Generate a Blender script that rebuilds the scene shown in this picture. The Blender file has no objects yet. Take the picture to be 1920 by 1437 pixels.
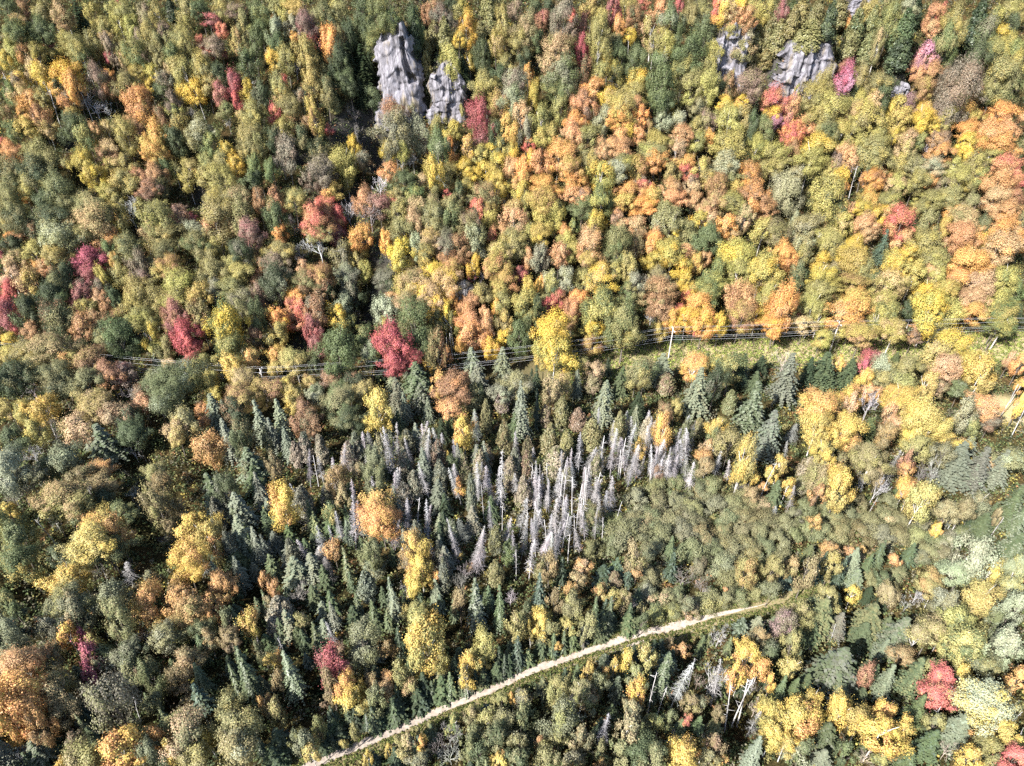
import bpy, math, random
import numpy as np
from mathutils import Vector, noise as mnoise

# ------------------------------------------------------------------ camera, sky, sun, exposure
SC = bpy.context.scene
COL = SC.collection
H, PITCH, FPX = 120.0, math.radians(37.0), 1330.0        # metres above the valley floor, downward pitch, focal length in photo pixels
camd = bpy.data.cameras.new('camera')
cam = bpy.data.objects.new('camera', camd)
COL.objects.link(cam)
cam.location = (0, 0, H)
cam.rotation_euler = (math.pi / 2 - PITCH, 0, 0)
camd.sensor_width = 36.0
camd.lens = 36.0 * FPX / 1920.0
camd.clip_start, camd.clip_end = 1.0, 3000.0
SC.camera = cam

SUN_EL, SUN_AZ = math.radians(40.0), math.radians(227.0)  # behind the camera, over its left shoulder
world = bpy.data.worlds.new('World')
SC.world = world
world.use_nodes = True
wn = world.node_tree
sky = wn.nodes.new('ShaderNodeTexSky')
sky.sky_type = 'NISHITA'
sky.sun_disc = False
sky.sun_elevation, sky.sun_rotation = SUN_EL, SUN_AZ
bg = wn.nodes['Background']
bg.inputs['Strength'].default_value = 0.095
wn.links.new(sky.outputs['Color'], bg.inputs['Color'])

sund = bpy.data.lights.new('sun', 'SUN')
sund.energy, sund.angle, sund.color = 5.0, math.radians(0.5), (1.0, 0.955, 0.89)
sun = bpy.data.objects.new('sun', sund)
COL.objects.link(sun)
to_sun = Vector((math.sin(SUN_AZ) * math.cos(SUN_EL), math.cos(SUN_AZ) * math.cos(SUN_EL), math.sin(SUN_EL)))
sun.rotation_euler = to_sun.to_track_quat('Z', 'Y').to_euler()
sun.location = to_sun * 400

SC.view_settings.view_transform = 'Standard'
SC.view_settings.look = 'None'
SC.view_settings.gamma = 1.0
SC.view_settings.exposure = 1.66
SC.cycles.max_bounces = 5
SC.cycles.diffuse_bounces = 3
SC.cycles.transmission_bounces = 3
SC.cycles.use_denoising = False

# ------------------------------------------------------------------ terrain
def smooth(a, b, x):
    t = np.clip((x - a) / (b - a), 0, 1)
    return t * t * (3 - 2 * t)

def ray(px, py):
    u, v = (px - 960.0) / FPX, (py - 718.5) / FPX
    c, s = math.cos(PITCH), math.sin(PITCH)
    return np.array([u, c - v * s, -(s + v * c)])         # metres per unit of depth along the optical axis

FOOT = ([-420, -156, -69, 0, 49, 147, 320], [150, 181, 170, 178, 188, 186, 184])   # where the hillside starts to rise
BUMPS = []                                                 # rock steps: x0, y0, half width, height
GULLY = []                                                 # stream gully as a chain of points

POCKETS = []                                               # hollows added to the ground to put shade between the trees

def ground(X, Y, full=True):
    X, Y = np.asarray(X, float), np.asarray(Y, float)
    d = Y - np.interp(X, *FOOT)
    rise = np.where(d > 60, d, 7.0 * np.log1p(np.exp(np.clip(d, -80, 60) / 7.0)))
    z = 0.56 * rise
    z = np.where(d > 210, z - 0.4 * (d - 210), z)
    hill = smooth(0, 40, d)
    z = z + (0.5 + 1.6 * hill) * (np.sin(X * 0.061 + Y * 0.023) + np.sin(X * 0.029 - Y * 0.055 + 1.3) + 0.6 * np.sin(X * 0.13 + Y * 0.11))
    if full:
        for (x0, y0, hw, hh) in BUMPS:
            u = np.clip(np.abs(X - x0) / hw, 0, 1.6)
            v = Y - y0
            z = z + hh * (1 - smooth(0.70, 1.25, u)) * smooth(0.0, 3.5, v) * np.exp(-np.clip(v, 0, 400) / 26.0)
        if GULLY:
            best = np.full(np.broadcast(X, Y).shape, 1e9)
            for (a, b) in zip(GULLY[:-1], GULLY[1:]):
                ex, ey = b[0] - a[0], b[1] - a[1]
                t = np.clip(((X - a[0]) * ex + (Y - a[1]) * ey) / (ex * ex + ey * ey), 0, 1)
                best = np.minimum(best, (X - a[0] - t * ex) ** 2 + (Y - a[1] - t * ey) ** 2)
            z = z - 13.0 * np.exp(-best / (2 * 5.5 ** 2))
        for (x0, y0, r0, dep) in POCKETS:
            z = z - dep * np.exp(-((X - x0) ** 2 + (Y - y0) ** 2) / (2 * r0 * r0))
    return z

TT = np.arange(70.0, 460.0, 0.5)
def place(px, py, lift=0.0, full=True):
    """The first point along the sight line through a photo pixel that is LIFT metres above the ground."""
    r = ray(px, py)
    X, Y, Z = r[0] * TT, r[1] * TT, H + r[2] * TT
    hit = np.nonzero(Z <= ground(X, Y, full) + lift)[0]
    i = hit[0] if len(hit) else len(TT) - 1
    return np.array([X[i], Y[i], Z[i]]), TT[i]

CLIFFS = [  # base pixel, top row, half width in pixels, seed
    (752, 226, 50, 40, 3), (842, 232, 126, 35, 8), (1366, 160, 54, 36, 14), (1508, 186, 78, 52, 21), (1686, 192, 148, 20, 33), (1622, 30, -18, 34, 40)]
cliff_info = []
for (bx, by, ty, hwp, seed) in CLIFFS:
    p, d = place(bx, by, 0, False)
    e = math.atan2(-p[2] + H, p[1])
    hh = (by - ty) * d / FPX / math.cos(e) * 0.97
    hw = hwp * d / FPX
    BUMPS.append((p[0], p[1] + 1.5, hw * .86, hh * 0.80))
    cliff_info.append((p, hw, hh, seed))
for (gx, gy) in ((688, 600), (655, 470), (620, 380), (680, 300), (705, 215)):
    p, d = place(gx, gy, 0, False)
    GULLY.append((p[0], p[1]))

POCKET_PX = [(685, 565, 19, 34), (716, 478, 13, 24), (372, 374, 13, 28), (562, 300, 11, 22), (398, 885, 24, 42), (60, 1112, 40, 34), (608, 800, 24, 34), (622, 285, 15, 24), (702, 245, 12, 20),
             (470, 1128, 22, 14), (320, 1326, 20, 18), (592, 1300, 22, 38), (860, 1193, 21, 26), (1390, 1386, 19, 19), (1295, 1232, 17, 12), (1592, 1148, 17, 26), (1636, 1222, 15, 19),
             (255, 880, 20, 26), (200, 990, 14, 30), (290, 1010, 16, 24), (560, 660, 14, 18), (500, 560, 12, 26), (240, 640, 18, 18), (640, 250, 22, 40), (130, 265, 14, 26)]
for (qx, qy, rx, ry) in POCKET_PX:
    p, d = place(qx, qy, 0, False)
    POCKETS.append((p[0], p[1] + 2.0, max(2.5, rx * d / FPX * .9), 5.0 if qy > 660 else 7.0))

# ------------------------------------------------------------------ palette: leaf colours (linear)
PAL = {
    'o': (.210, .192, .084), 'd': (.066, .084, .044), 'g': (.115, .142, .060), 'y': (.308, .278, .084), 'Y': (.490, .345, .058),
    'G': (.345, .275, .080), 'O': (.540, .275, .088), 'A': (.455, .252, .118), 'T': (.400, .280, .150), 'R': (.440, .120, .105),
    'C': (.285, .070, .072), 'M': (.200, .143, .106), 'B': (.265, .150, .080), 'L': (.360, .330, .330), 'P': (.275, .285, .185),
    'k': (.170, .158, .110), 'm': (.285, .118, .108), 'Q': (.340, .090, .122), 'V': (.370, .185, .250), 'W': (.225, .255, .150), 'b': (.110, .170, .150)}  # W: washed-out pale green, glare put into the leaf colour
CONIFER = {'d': (.037, .053, .028), 'g': (.080, .106, .048), 'P': (.160, .182, .122), 'k': (.134, .144, .104), 'b': (.084, .118, .086), 'y': (.160, .170, .070),
    'o': (.165, .155, .066), 'T': (.255, .215, .145), 'B': (.200, .145, .090), 'W': (.230, .265, .185), 'M': (.190, .145, .115), 'A': (.24, .14, .09), 'O': (.29, .18, .08), 'G': (.19, .155, .075)}
CNAME = {'o': 'olive', 'd': 'dark green', 'g': 'leaf green', 'y': 'yellow green', 'Y': 'bright yellow', 'G': 'dull gold', 'O': 'orange', 'A': 'salmon', 'T': 'tan',
    'R': 'red', 'C': 'crimson', 'M': 'mauve brown', 'B': 'russet', 'L': 'pale grey', 'P': 'sage', 'k': 'grey olive', 'm': 'dusty maroon', 'Q': 'magenta red',
    'V': 'purple pink', 'W': 'whitish green', 'b': 'blue green'}
FLECK = {'o': 'olive', 'd': 'green', 'g': 'green', 'y': 'lime', 'Y': 'yellow', 'G': 'gold', 'O': 'orange', 'A': 'salmon', 'T': 'tan', 'R': 'red', 'C': 'crimson', 'M': 'mauve',
    'B': 'russet', 'L': 'grey', 'P': 'sage', 'k': 'grey', 'm': 'maroon', 'Q': 'magenta', 'V': 'pink', 'W': 'white', 'b': 'blue'}

# ------------------------------------------------------------------ materials
def new_mat(name):
    m = bpy.data.materials.new(name)
    m.use_nodes = True
    nt = m.node_tree
    nt.nodes.clear()
    out = nt.nodes.new('ShaderNodeOutputMaterial')
    return m, nt, out

def N(nt, kind, **kw):
    n = nt.nodes.new(kind)
    for k, v in kw.items():
        setattr(n, k, v)
    return n

def leaf_shader(nt, out, color_socket, trans, rough=0.5, gloss=0.0):
    d = N(nt, 'ShaderNodeBsdfDiffuse'); t = N(nt, 'ShaderNodeBsdfTranslucent'); mx = N(nt, 'ShaderNodeMixShader')
    mx.inputs[0].default_value = trans
    nt.links.new(color_socket, d.inputs['Color']); nt.links.new(color_socket, t.inputs['Color'])
    nt.links.new(d.outputs[0], mx.inputs[1]); nt.links.new(t.outputs[0], mx.inputs[2])
    last = mx
    if gloss > 0:
        g = N(nt, 'ShaderNodeBsdfGlossy'); g.inputs['Roughness'].default_value = rough; g.inputs['Color'].default_value = (1, 1, 1, 1)
        m2 = N(nt, 'ShaderNodeMixShader'); m2.inputs[0].default_value = gloss
        nt.links.new(mx.outputs[0], m2.inputs[1]); nt.links.new(g.outputs[0], m2.inputs[2]); last = m2
    nt.links.new(last.outputs[0], out.inputs['Surface'])

def foliage_mat(name, trans, gloss):
    """Leaf colour per tree (object colour and a second tint), mixed clump by clump, with leaf to leaf variation."""
    m, nt, out = new_mat(name)
    oi = N(nt, 'ShaderNodeObjectInfo')
    tb = N(nt, 'ShaderNodeAttribute', attribute_type='OBJECT', attribute_name='tint_b')
    lf = N(nt, 'ShaderNodeAttribute', attribute_type='GEOMETRY', attribute_name='leaf')
    sp = N(nt, 'ShaderNodeSeparateColor')
    nt.links.new(lf.outputs['Color'], sp.inputs[0])
    sh = N(nt, 'ShaderNodeMath', operation='MULTIPLY_ADD'); sh.inputs[1].default_value = 0.5; sh.inputs[2].default_value = -0.25
    nt.links.new(oi.outputs['Random'], sh.inputs[0])
    ad = N(nt, 'ShaderNodeMath', operation='ADD'); nt.links.new(sp.outputs[1], ad.inputs[0]); nt.links.new(sh.outputs[0], ad.inputs[1])
    mr = N(nt, 'ShaderNodeMapRange', interpolation_type='SMOOTHSTEP')
    mr.inputs['From Min'].default_value, mr.inputs['From Max'].default_value = 0.32, 0.78
    nt.links.new(ad.outputs[0], mr.inputs['Value'])
    mx = N(nt, 'ShaderNodeMix', data_type='RGBA')
    nt.links.new(mr.outputs[0], mx.inputs['Factor']); nt.links.new(oi.outputs['Color'], mx.inputs['A']); nt.links.new(tb.outputs['Color'], mx.inputs['B'])
    br = N(nt, 'ShaderNodeMath', operation='MULTIPLY_ADD'); br.inputs[1].default_value = 0.42; br.inputs[2].default_value = 0.80
    nt.links.new(sp.outputs[0], br.inputs[0])
    hs = N(nt, 'ShaderNodeHueSaturation')
    hu = N(nt, 'ShaderNodeMath', operation='MULTIPLY_ADD'); hu.inputs[1].default_value = 0.035; hu.inputs[2].default_value = 0.4825
    nt.links.new(sp.outputs[2], hu.inputs[0]); nt.links.new(hu.outputs[0], hs.inputs['Hue'])
    nt.links.new(br.outputs[0], hs.inputs['Value']); nt.links.new(mx.outputs['Result'], hs.inputs['Color'])
    leaf_shader(nt, out, hs.outputs['Color'], trans, 0.45, gloss)
    return m

def bark_mat(name, c1, c2, scale):
    m, nt, out = new_mat(name)
    tc = N(nt, 'ShaderNodeTexCoord'); no = N(nt, 'ShaderNodeTexNoise'); no.inputs['Scale'].default_value = scale; no.inputs['Detail'].default_value = 5
    nt.links.new(tc.outputs['Object'], no.inputs['Vector'])
    cr = N(nt, 'ShaderNodeValToRGB'); cr.color_ramp.elements[0].position, cr.color_ramp.elements[1].position = 0.35, 0.62
    cr.color_ramp.elements[0].color, cr.color_ramp.elements[1].color = (*c1, 1), (*c2, 1)
    nt.links.new(no.outputs['Fac'], cr.inputs[0])
    oi = N(nt, 'ShaderNodeObjectInfo'); mu = N(nt, 'ShaderNodeMix', data_type='RGBA', blend_type='MULTIPLY'); mu.inputs['Factor'].default_value = 1
    nt.links.new(cr.outputs[0], mu.inputs['A']); nt.links.new(oi.outputs['Color'], mu.inputs['B'])
    p = N(nt, 'ShaderNodeBsdfPrincipled'); p.inputs['Roughness'].default_value = 0.85
    nt.links.new(mu.outputs['Result'], p.inputs['Base Color']); nt.links.new(p.outputs[0], out.inputs['Surface'])
    return m

def attr_leaf_mat(name, trans):
    """Colours carried by the mesh (undergrowth, grass)."""
    m, nt, out = new_mat(name)
    a = N(nt, 'ShaderNodeAttribute', attribute_type='GEOMETRY', attribute_name='leaf')
    leaf_shader(nt, out, a.outputs['Color'], trans)
    return m

M_LEAF = foliage_mat('autumn_leaves', 0.16, 0.01)
M_NEEDLE = foliage_mat('conifer_needles', 0.10, 0.018)
M_BARK = bark_mat('brown_bark', (.07, .055, .045), (.17, .15, .125), 3.0)
M_DEAD = bark_mat('weathered_dead_wood', (.25, .245, .24), (.53, .52, .515), 2.5)
M_PALE = bark_mat('pale_birch_bark', (.30, .28, .26), (.66, .63, .60), 4.0)
M_UNDER = attr_leaf_mat('undergrowth_leaves', 0.25)

# ------------------------------------------------------------------ mesh helpers
def mesh_np(name, verts, faces_flat, sizes, mat, attr=None, smooth_shade=False):
    me = bpy.data.meshes.new(name)
    nv, nl, nf = len(verts), len(faces_flat), len(sizes)
    me.vertices.add(nv); me.vertices.foreach_set('co', np.asarray(verts, np.float32).ravel())
    me.loops.add(nl); me.loops.foreach_set('vertex_index', np.asarray(faces_flat, np.int32))
    me.polygons.add(nf)
    st = np.concatenate([[0], np.cumsum(sizes)[:-1]]).astype(np.int32)
    me.polygons.foreach_set('loop_start', st)
    if smooth_shade:
        me.polygons.foreach_set('use_smooth', np.ones(nf, bool))
    if attr is not None:
        at = me.attributes.new('leaf', 'FLOAT_COLOR', 'POINT')
        at.data.foreach_set('color', np.asarray(attr, np.float32).ravel())
    me.update(calc_edges=True)
    me.validate()
    me.materials.append(mat)
    return me

def leaf_quads(rng, c, nrm, size, aspect=1.0):
    """One small four-sided leaf spray per centre, facing roughly along its normal."""
    n = len(c)
    nrm = nrm / (np.linalg.norm(nrm, axis=1, keepdims=True) + 1e-9)
    r = rng.normal(size=(n, 3))
    a = np.cross(nrm, r); a /= np.linalg.norm(a, axis=1, keepdims=True) + 1e-9
    b = np.cross(nrm, a)
    s = (size * rng.uniform(0.65, 1.25, n))[:, None] * 0.5
    k = rng.uniform(0.6, 1.0, (n, 1))
    q = np.stack([c - a * s * aspect, c - b * s * k, c + a * s * aspect, c + b * s * k], 1)
    q[:, 2] -= nrm * s * 0.5
    q[:, 0] -= nrm * s * 0.3
    return q.reshape(-1, 3)

def leaf_mesh(name, quads, attr, mat):
    n = len(quads) // 4
    return mesh_np(name, quads, np.arange(n * 4), np.full(n, 4), mat, np.repeat(attr, 4, axis=0))

def tubes(segs, sides=4):
    """Tapered tubes. Each seg: list of points, list of radii."""
    V, F, S = [], [], []
    for pts, rad in segs:
        pts = [np.asarray(p, float) for p in pts]
        base = len(V)
        for i, p in enumerate(pts):
            t = pts[min(i + 1, len(pts) - 1)] - pts[max(i - 1, 0)]
            t /= np.linalg.norm(t) + 1e-9
            ref = np.array([1.0, 0, 0]) if abs(t[0]) < 0.8 else np.array([0, 1.0, 0])
            u = np.cross(t, ref); u /= np.linalg.norm(u); w = np.cross(t, u)
            for k in range(sides):
                an = 2 * math.pi * k / sides
                V.append(p + (u * math.cos(an) + w * math.sin(an)) * rad[i])
        for i in range(len(pts) - 1):
            for k in range(sides):
                k2 = (k + 1) % sides
                F += [base + i * sides + k, base + i * sides + k2, base + (i + 1) * sides + k2, base + (i + 1) * sides + k]; S.append(4)
        F += [base + (len(pts) - 1) * sides + k for k in range(sides)]; S.append(sides)
    return V, F, S

def tube_mesh(name, segs, mat, sides=4):
    V, F, S = tubes(segs, sides)
    return mesh_np(name, V, F, S, mat, None, True)

# ------------------------------------------------------------------ prototypes
def broadleaf_crown(seed, n, size, squash=1.0, lobes=13):
    """Unit crown (-1..1 on every axis): leaf sprays gathered on a dozen uneven boughs, with gaps between them."""
    rng = np.random.default_rng(seed)
    L = []
    for i in range(lobes * 3):
        th = rng.uniform(0, 2 * math.pi); zz = rng.uniform(-0.75, 0.92)
        rr = math.sqrt(max(0, 1 - zz * zz)) * rng.uniform(0.30, 0.92) * (1.0 if zz > -0.2 else 0.85)
        p = np.array([rr * math.cos(th), rr * math.sin(th), zz * 0.70])
        if all(np.linalg.norm(p - q[0]) > (.30 if lobes < 20 else .2) for q in L):
            L.append((p, rng.uniform(0.17, 0.40) if lobes < 20 else rng.uniform(.11, .30)))
        if len(L) >= lobes: break
    L.append((np.array([rng.uniform(-.15, .15), rng.uniform(-.15, .15), 0.62]), rng.uniform(.28, .38)))
    for q in range(3 if lobes < 20 else 7):
        th = rng.uniform(0, 6.28); rr = rng.uniform(.05, .42)
        L.append((np.array([rr * math.cos(th), rr * math.sin(th), rng.uniform(.25, .55)]), rng.uniform(.26, .36) if lobes < 20 else rng.uniform(.2, .3)))
    w = np.array([l[1] ** 2 for l in L]); w /= w.sum()
    C, NR, A = [], [], []
    tone = rng.uniform(0, 1, len(L))
    for k, (p, r) in enumerate(L):
        m = int(n * w[k])
        d = rng.normal(size=(m * 2, 3)); d /= np.linalg.norm(d, axis=1, keepdims=True)
        out = p / (np.linalg.norm(p) + 1e-6)
        d = d[(d @ out + 0.45 * d[:, 2]) > -0.45][:m]
        rad = r * rng.choice([1.0, 1.0, 1.0, 1.0, 1.28], len(d)) * (1 - 0.50 * rng.uniform(0, 1, len(d)) ** 1.8) * (1 + 0.22 * np.sin(d[:, :1] * 7 + k)[:, 0] * np.sin(d[:, 1] * 6 - k) )
        ax_ = out * .6 + np.array([0, 0, .5]) + rng.normal(size=3) * .25; ax_ /= np.linalg.norm(ax_)
        rad = rad * np.where(rng.uniform(size=len(d)) < .06, rng.uniform(1.05, 1.7, len(d)), 1.0)
        c = p + d * rad[:, None] * np.array([.92, .92, 0.80]) + ax_ * ((d @ ax_) * rad * rng.uniform(.15, .75))[:, None]
        C.append(c); NR.append(d * 0.85 + out * .35 + rng.normal(size=d.shape) * 0.30 + np.array([0, 0, 0.22]))
        g = np.clip(tone[k] * 0.65 + 0.175 + 0.22 * d[:, 2] * 0 + rng.normal(size=len(d)) * 0.13, 0, 1)
        A.append(np.stack([rng.uniform(0, 1, len(d)), g, rng.uniform(0, 1, len(d)), np.ones(len(d))], 1))
    C, NR, A = np.concatenate(C), np.concatenate(NR), np.concatenate(A)
    C[:, 0] += C[:, 2] * rng.uniform(-.28, .28); C[:, 1] += C[:, 2] * rng.uniform(-.28, .28)
    q = np.quantile(np.hypot(C[:, 0], C[:, 1]), 0.965)
    C[:, :2] /= q * (1 + .10 * np.sin(np.arctan2(C[:, 1], C[:, 0]) * 2 + seed) + .08 * np.sin(np.arctan2(C[:, 1], C[:, 0]) * 5 + seed * 2.1))[:, None]
    z0, z1 = np.quantile(C[:, 2], [0.01, 0.995])
    C[:, 2] = (C[:, 2] - z0) / (z1 - z0) * 2 - 1
    return leaf_mesh('broadleaf_crown', leaf_quads(rng, C, NR, size), A, M_LEAF)

def broadleaf_trunk(seed, mat):
    """Trunk of 1 m to the middle of the crown, with limbs; scaled per tree."""
    rng = np.random.default_rng(seed)
    lean = rng.uniform(-.06, .06, 2)
    ax = lambda t: np.array([lean[0] * t * t, lean[1] * t * t, t])
    segs = [([ax(t) for t in (-0.12, 0, .15, .4, .7, 1.0, 1.3)], [.055, .05, .036, .030, .024, .016, .006])]
    for i in range(7):
        t0 = rng.uniform(.5, 1.05); th = i * 2.4 + rng.uniform(-.4, .4); l = rng.uniform(.25, .48)
        p0 = ax(t0); d = np.array([math.cos(th), math.sin(th), rng.uniform(.6, 1.1)])
        p1 = p0 + d * l * .5; p2 = p1 + (d + np.array([0, 0, .3])) * l * .45
        segs.append(([p0, p1, p2], [.016, .011, .004]))
    return tube_mesh('trunk_with_limbs', segs, mat, 5)

def spruce_crown(seed, whorls, per, size, droop, ragged, tip=0.03):
    """Unit conifer (height 1, radius 1 at the skirt): whorls of branch sprays getting shorter to the leader."""
    rng = np.random.default_rng(seed)
    C, NR, A = [], [], []
    for i in range(whorls):
        f = (i + 0.5) / whorls
        z = 0.06 + 0.93 * f
        R = (1 - f) ** 0.80 * (0.93 + 0.1 * math.sin(i * 2.1)) + tip
        if f < 0.12: R *= 0.6 + 3.2 * f
        m = max(5, int(per * (0.45 + 0.75 * (1 - f))))
        off = rng.uniform(0, 6.28)
        for b in range(m):
            if rng.uniform() < ragged: continue
            th = off + 2 * math.pi * b / m + rng.normal() * 0.16
            Rb = R * rng.uniform(0.50, 1.15)
            steps = max(3, int(9 * Rb ** 0.7))
            tone = rng.uniform(0, 1)
            for s in range(steps):
                t = (s + 0.6) / steps
                rr = Rb * t
                zz = z - droop * Rb * t * t * 0.16 + 0.02 * t
                for side in (-1, 0, 1):
                    if side and t > 0.92: continue
                    wv = side * 0.088 * (1.15 - t) * (0.4 + Rb)
                    x = math.cos(th) * rr - math.sin(th) * wv
                    y = math.sin(th) * rr + math.cos(th) * wv
                    C.append((x + rng.normal() * .012, y + rng.normal() * .012, zz - abs(side) * 0.006 + rng.normal() * 0.006))
                    NR.append((math.cos(th) * 0.55 + rng.normal() * .3, math.sin(th) * 0.55 + rng.normal() * .3, 1.0 / 2.6))
                    A.append((rng.uniform(), np.clip(0.25 + 0.5 * tone * t + rng.normal() * .12, 0, 1), rng.uniform(), 1))
    C, NR, A = np.array(C), np.array(NR), np.array(A)
    n = len(C)
    # sprays lie along their branch: stretch in the radial direction and keep the height in the unit's own scale
    rng2 = np.random.default_rng(seed + 99)
    rad = C.copy(); rad[:, 2] = 0; rad /= np.linalg.norm(rad, axis=1, keepdims=True) + 1e-6
    tang = np.stack([-rad[:, 1], rad[:, 0], np.zeros(n)], 1)
    s = (size * rng2.uniform(.7, 1.25, n))[:, None]
    up = np.array([0, 0, 1.0])
    zdrop = (rng2.uniform(0.1, 0.30, n)[:, None]) * s * 0.32
    jit = rng2.normal(size=(n, 1)) * 0.5
    a = rad + tang * jit * 0.6
    q = np.stack([C - a * s * .55 + up * zdrop * .6, C - tang * s * .5 - up * zdrop * .8, C + a * s * .62 - up * zdrop, C + tang * s * .5 - up * zdrop * .3], 1).reshape(-1, 3)
    return leaf_mesh('conifer_crown', q, A, M_NEEDLE)

def cedar_crown(seed, n, size):
    """Unit narrow column (height 1, radius 1): tight upright sprays, ragged outline, rounded pointed top."""
    rng = np.random.default_rng(seed)
    prof = lambda z: np.interp(z, [0.05, .18, .45, .75, .92, 1.0], [.50, .92, .95, .62, .27, .03])
    lob = [(rng.uniform(.06, .95), rng.uniform(0, 6.28)) for _ in range(110)]
    C, NR, A = [], [], []
    for (z0, th0) in lob:
        m = n // len(lob); tone = rng.uniform()
        R = prof(z0)
        q0 = R * rng.uniform(.25, .72); base = np.array([math.cos(th0) * q0, math.sin(th0) * q0, z0])
        d = rng.normal(size=(m, 3)); d /= np.linalg.norm(d, axis=1, keepdims=True)
        c = base + d * np.array([.30 * max(R, .3), .30 * max(R, .3), .085]) * rng.uniform(.6, 1.1, (m, 1))
        C.append(c); NR.append(np.stack([c[:, 0], c[:, 1], np.full(m, .35)], 1) + rng.normal(size=(m, 3)) * .28)
        A.append(np.stack([rng.uniform(0, 1, m), np.clip(.2 + .6 * tone + rng.normal(size=m) * .12, 0, 1), rng.uniform(0, 1, m), np.ones(m)], 1))
    C, NR, A = np.concatenate(C), np.concatenate(NR), np.concatenate(A)
    C[:, 2] = np.clip(C[:, 2], 0.02, 1.0)
    n = len(C)
    NR /= np.linalg.norm(NR, axis=1, keepdims=True)
    q = leaf_quads(rng, C * np.array([1, 1, 3.0]), NR, size)
    q[:, 2] /= 3.0
    return leaf_mesh('cedar_crown', q, A, M_NEEDLE)

def conifer_trunk(mat):
    return tube_mesh('conifer_trunk', [([(0, 0, -.06), (0, 0, 0), (0, 0, .5), (0, 0, .97)], [.022, .020, .012, .002])], mat, 5)

def dead_conifer(seed, top, dense):
    """Leafless spruce in unit height with radius 1 about 0.17 of the height: bare leader and many thin drooping branches."""
    rng = np.random.default_rng(seed)
    wob = rng.uniform(-.02, .02, 4)
    ax = lambda t: np.array([wob[0] * math.sin(3 * t), wob[1] * math.sin(2.3 * t), t])
    trunk = [([ax(t) for t in (-.05, 0, .3, .6, .85, top)], [.0105, .0095, .0075, .0055, .0035, .0015])]
    br = []
    for i in range(dense):
        f = rng.uniform(.12, 1) ** .9
        t0 = .1 + (top - .12) * f
        l = (0.035 + .16 * (1 - f) ** .8) * rng.uniform(.35, 1.15)
        th = rng.uniform(0, 6.28)
        d = np.array([math.cos(th), math.sin(th), 0])
        p0 = ax(t0); p1 = p0 + d * l * .6 + np.array([0, 0, -l * rng.uniform(-.1, .35)]); p2 = p0 + d * l + np.array([0, 0, -l * rng.uniform(0, .7)])
        br.append(([p0, p1, p2], [.0030, .0021, .0010]))
        for s in (-1, 1):
            if rng.uniform() < .8:
                e = np.array([-math.sin(th), math.cos(th), -.4]) * s * l * rng.uniform(.2, .45) + d * l * .25
                br.append(([p1, p1 + e], [.0018, .0009]))
    return tube_mesh('dead_trunk', trunk, M_DEAD, 5), tube_mesh('bare_branches', br, M_DEAD, 3)

def bare_crown(seed, mat):
    """Leafless broadleaf: limbs forking four times into fine twigs, unit crown radius 1, from z=-1.6 to 1."""
    rng = np.random.default_rng(seed)
    limb, twig = [], []
    def grow(p, d, l, r, depth):
        d = d / np.linalg.norm(d)
        m = p + d * l * .5 + rng.normal(size=3) * l * .06
        e = p + d * l + rng.normal(size=3) * l * .08
        (limb if depth < 2 else twig).append(([p, m, e], [r, r * .8, r * .55]))
        if depth >= 5: return
        k = 3 if depth in (0, 1, 2) else (3 if rng.uniform() < .55 else 2)
        for i in range(k):
            nd = d + rng.normal(size=3) * .55 + np.array([0, 0, .16])
            grow(m if (i == 2 and depth > 0) else e, nd, l * rng.uniform(.58, .85), r * .58, depth + 1)
    grow(np.array([0, 0, -1.7]), np.array([0, 0, 1.0]), 1.05, .05, 0)
    grow(np.array([0, 0, -1.0]), np.array([.5, -.4, 1.0]), .6, .03, 1)
    allp = np.array([p for s in twig for p in s[0]])
    q = np.quantile(np.hypot(allp[:, 0], allp[:, 1]), .97); zt = np.quantile(allp[:, 2], .99)
    fix = lambda p: np.array([p[0] / q, p[1] / q, -1.7 + (p[2] + 1.7) * 2.7 / (zt + 1.7)])
    sc = lambda S, mr: [([fix(p) for p in a], [max(x * .8, mr) for x in b]) for a, b in S]
    return tube_mesh('bare_limbs', sc(limb, .009), mat, 4), tube_mesh('bare_twigs', sc(twig, .0052), mat, 3)

def snag(seed):
    rng = np.random.default_rng(seed)
    w = rng.uniform(-.05, .05, 2)
    ax = lambda t: np.array([w[0] * t * t, w[1] * t * t, t])
    segs = [([ax(t) for t in (-.04, 0, .3, .65, 1)], [.0115, .0105, .0085, .006, .003])]
    st = []
    for i in range(9):
        t = rng.uniform(.35, .98); th = rng.uniform(0, 6.28); l = rng.uniform(.03, .10)
        p = ax(t); st.append(([p, p + np.array([math.cos(th) * l, math.sin(th) * l, rng.uniform(-.2, .6) * l])], [.003, .0012]))
    return tube_mesh('bare_pole', segs + st, M_DEAD, 5)

CROWN = {'small': [broadleaf_crown(100 + i, 2800, .108, lobes=10) for i in range(8)],
         'mid': [broadleaf_crown(200 + i, 7000, .071, lobes=16) for i in range(12)],
         'big': [broadleaf_crown(300 + i, 16000, .047, lobes=28) for i in range(6)],
         'huge': [broadleaf_crown(400 + i, 32000, .033, lobes=44) for i in range(3)]}
TRUNK = [broadleaf_trunk(500 + i, M_BARK) for i in range(5)]
PTRUNK = [broadleaf_trunk(520 + i, M_PALE) for i in range(4)]
SPRUCE = [spruce_crown(600 + i, 22 + i, 12, .108, 1.5, .20 + .04 * i) for i in range(5)]
FIR = [spruce_crown(650 + i, 18 + i, 10, .135, .7, .18) for i in range(4)]
CEDAR = [cedar_crown(700 + i, 8000, .115) for i in range(5)]
CTRUNK = conifer_trunk(M_BARK)
DEADC = [dead_conifer(750 + i, rng_top, 150 + 20 * i) for i, rng_top in enumerate((1.0, .98, .93, 1.0, .96))]
BARE = [bare_crown(800 + i, M_DEAD) for i in range(4)]
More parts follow.
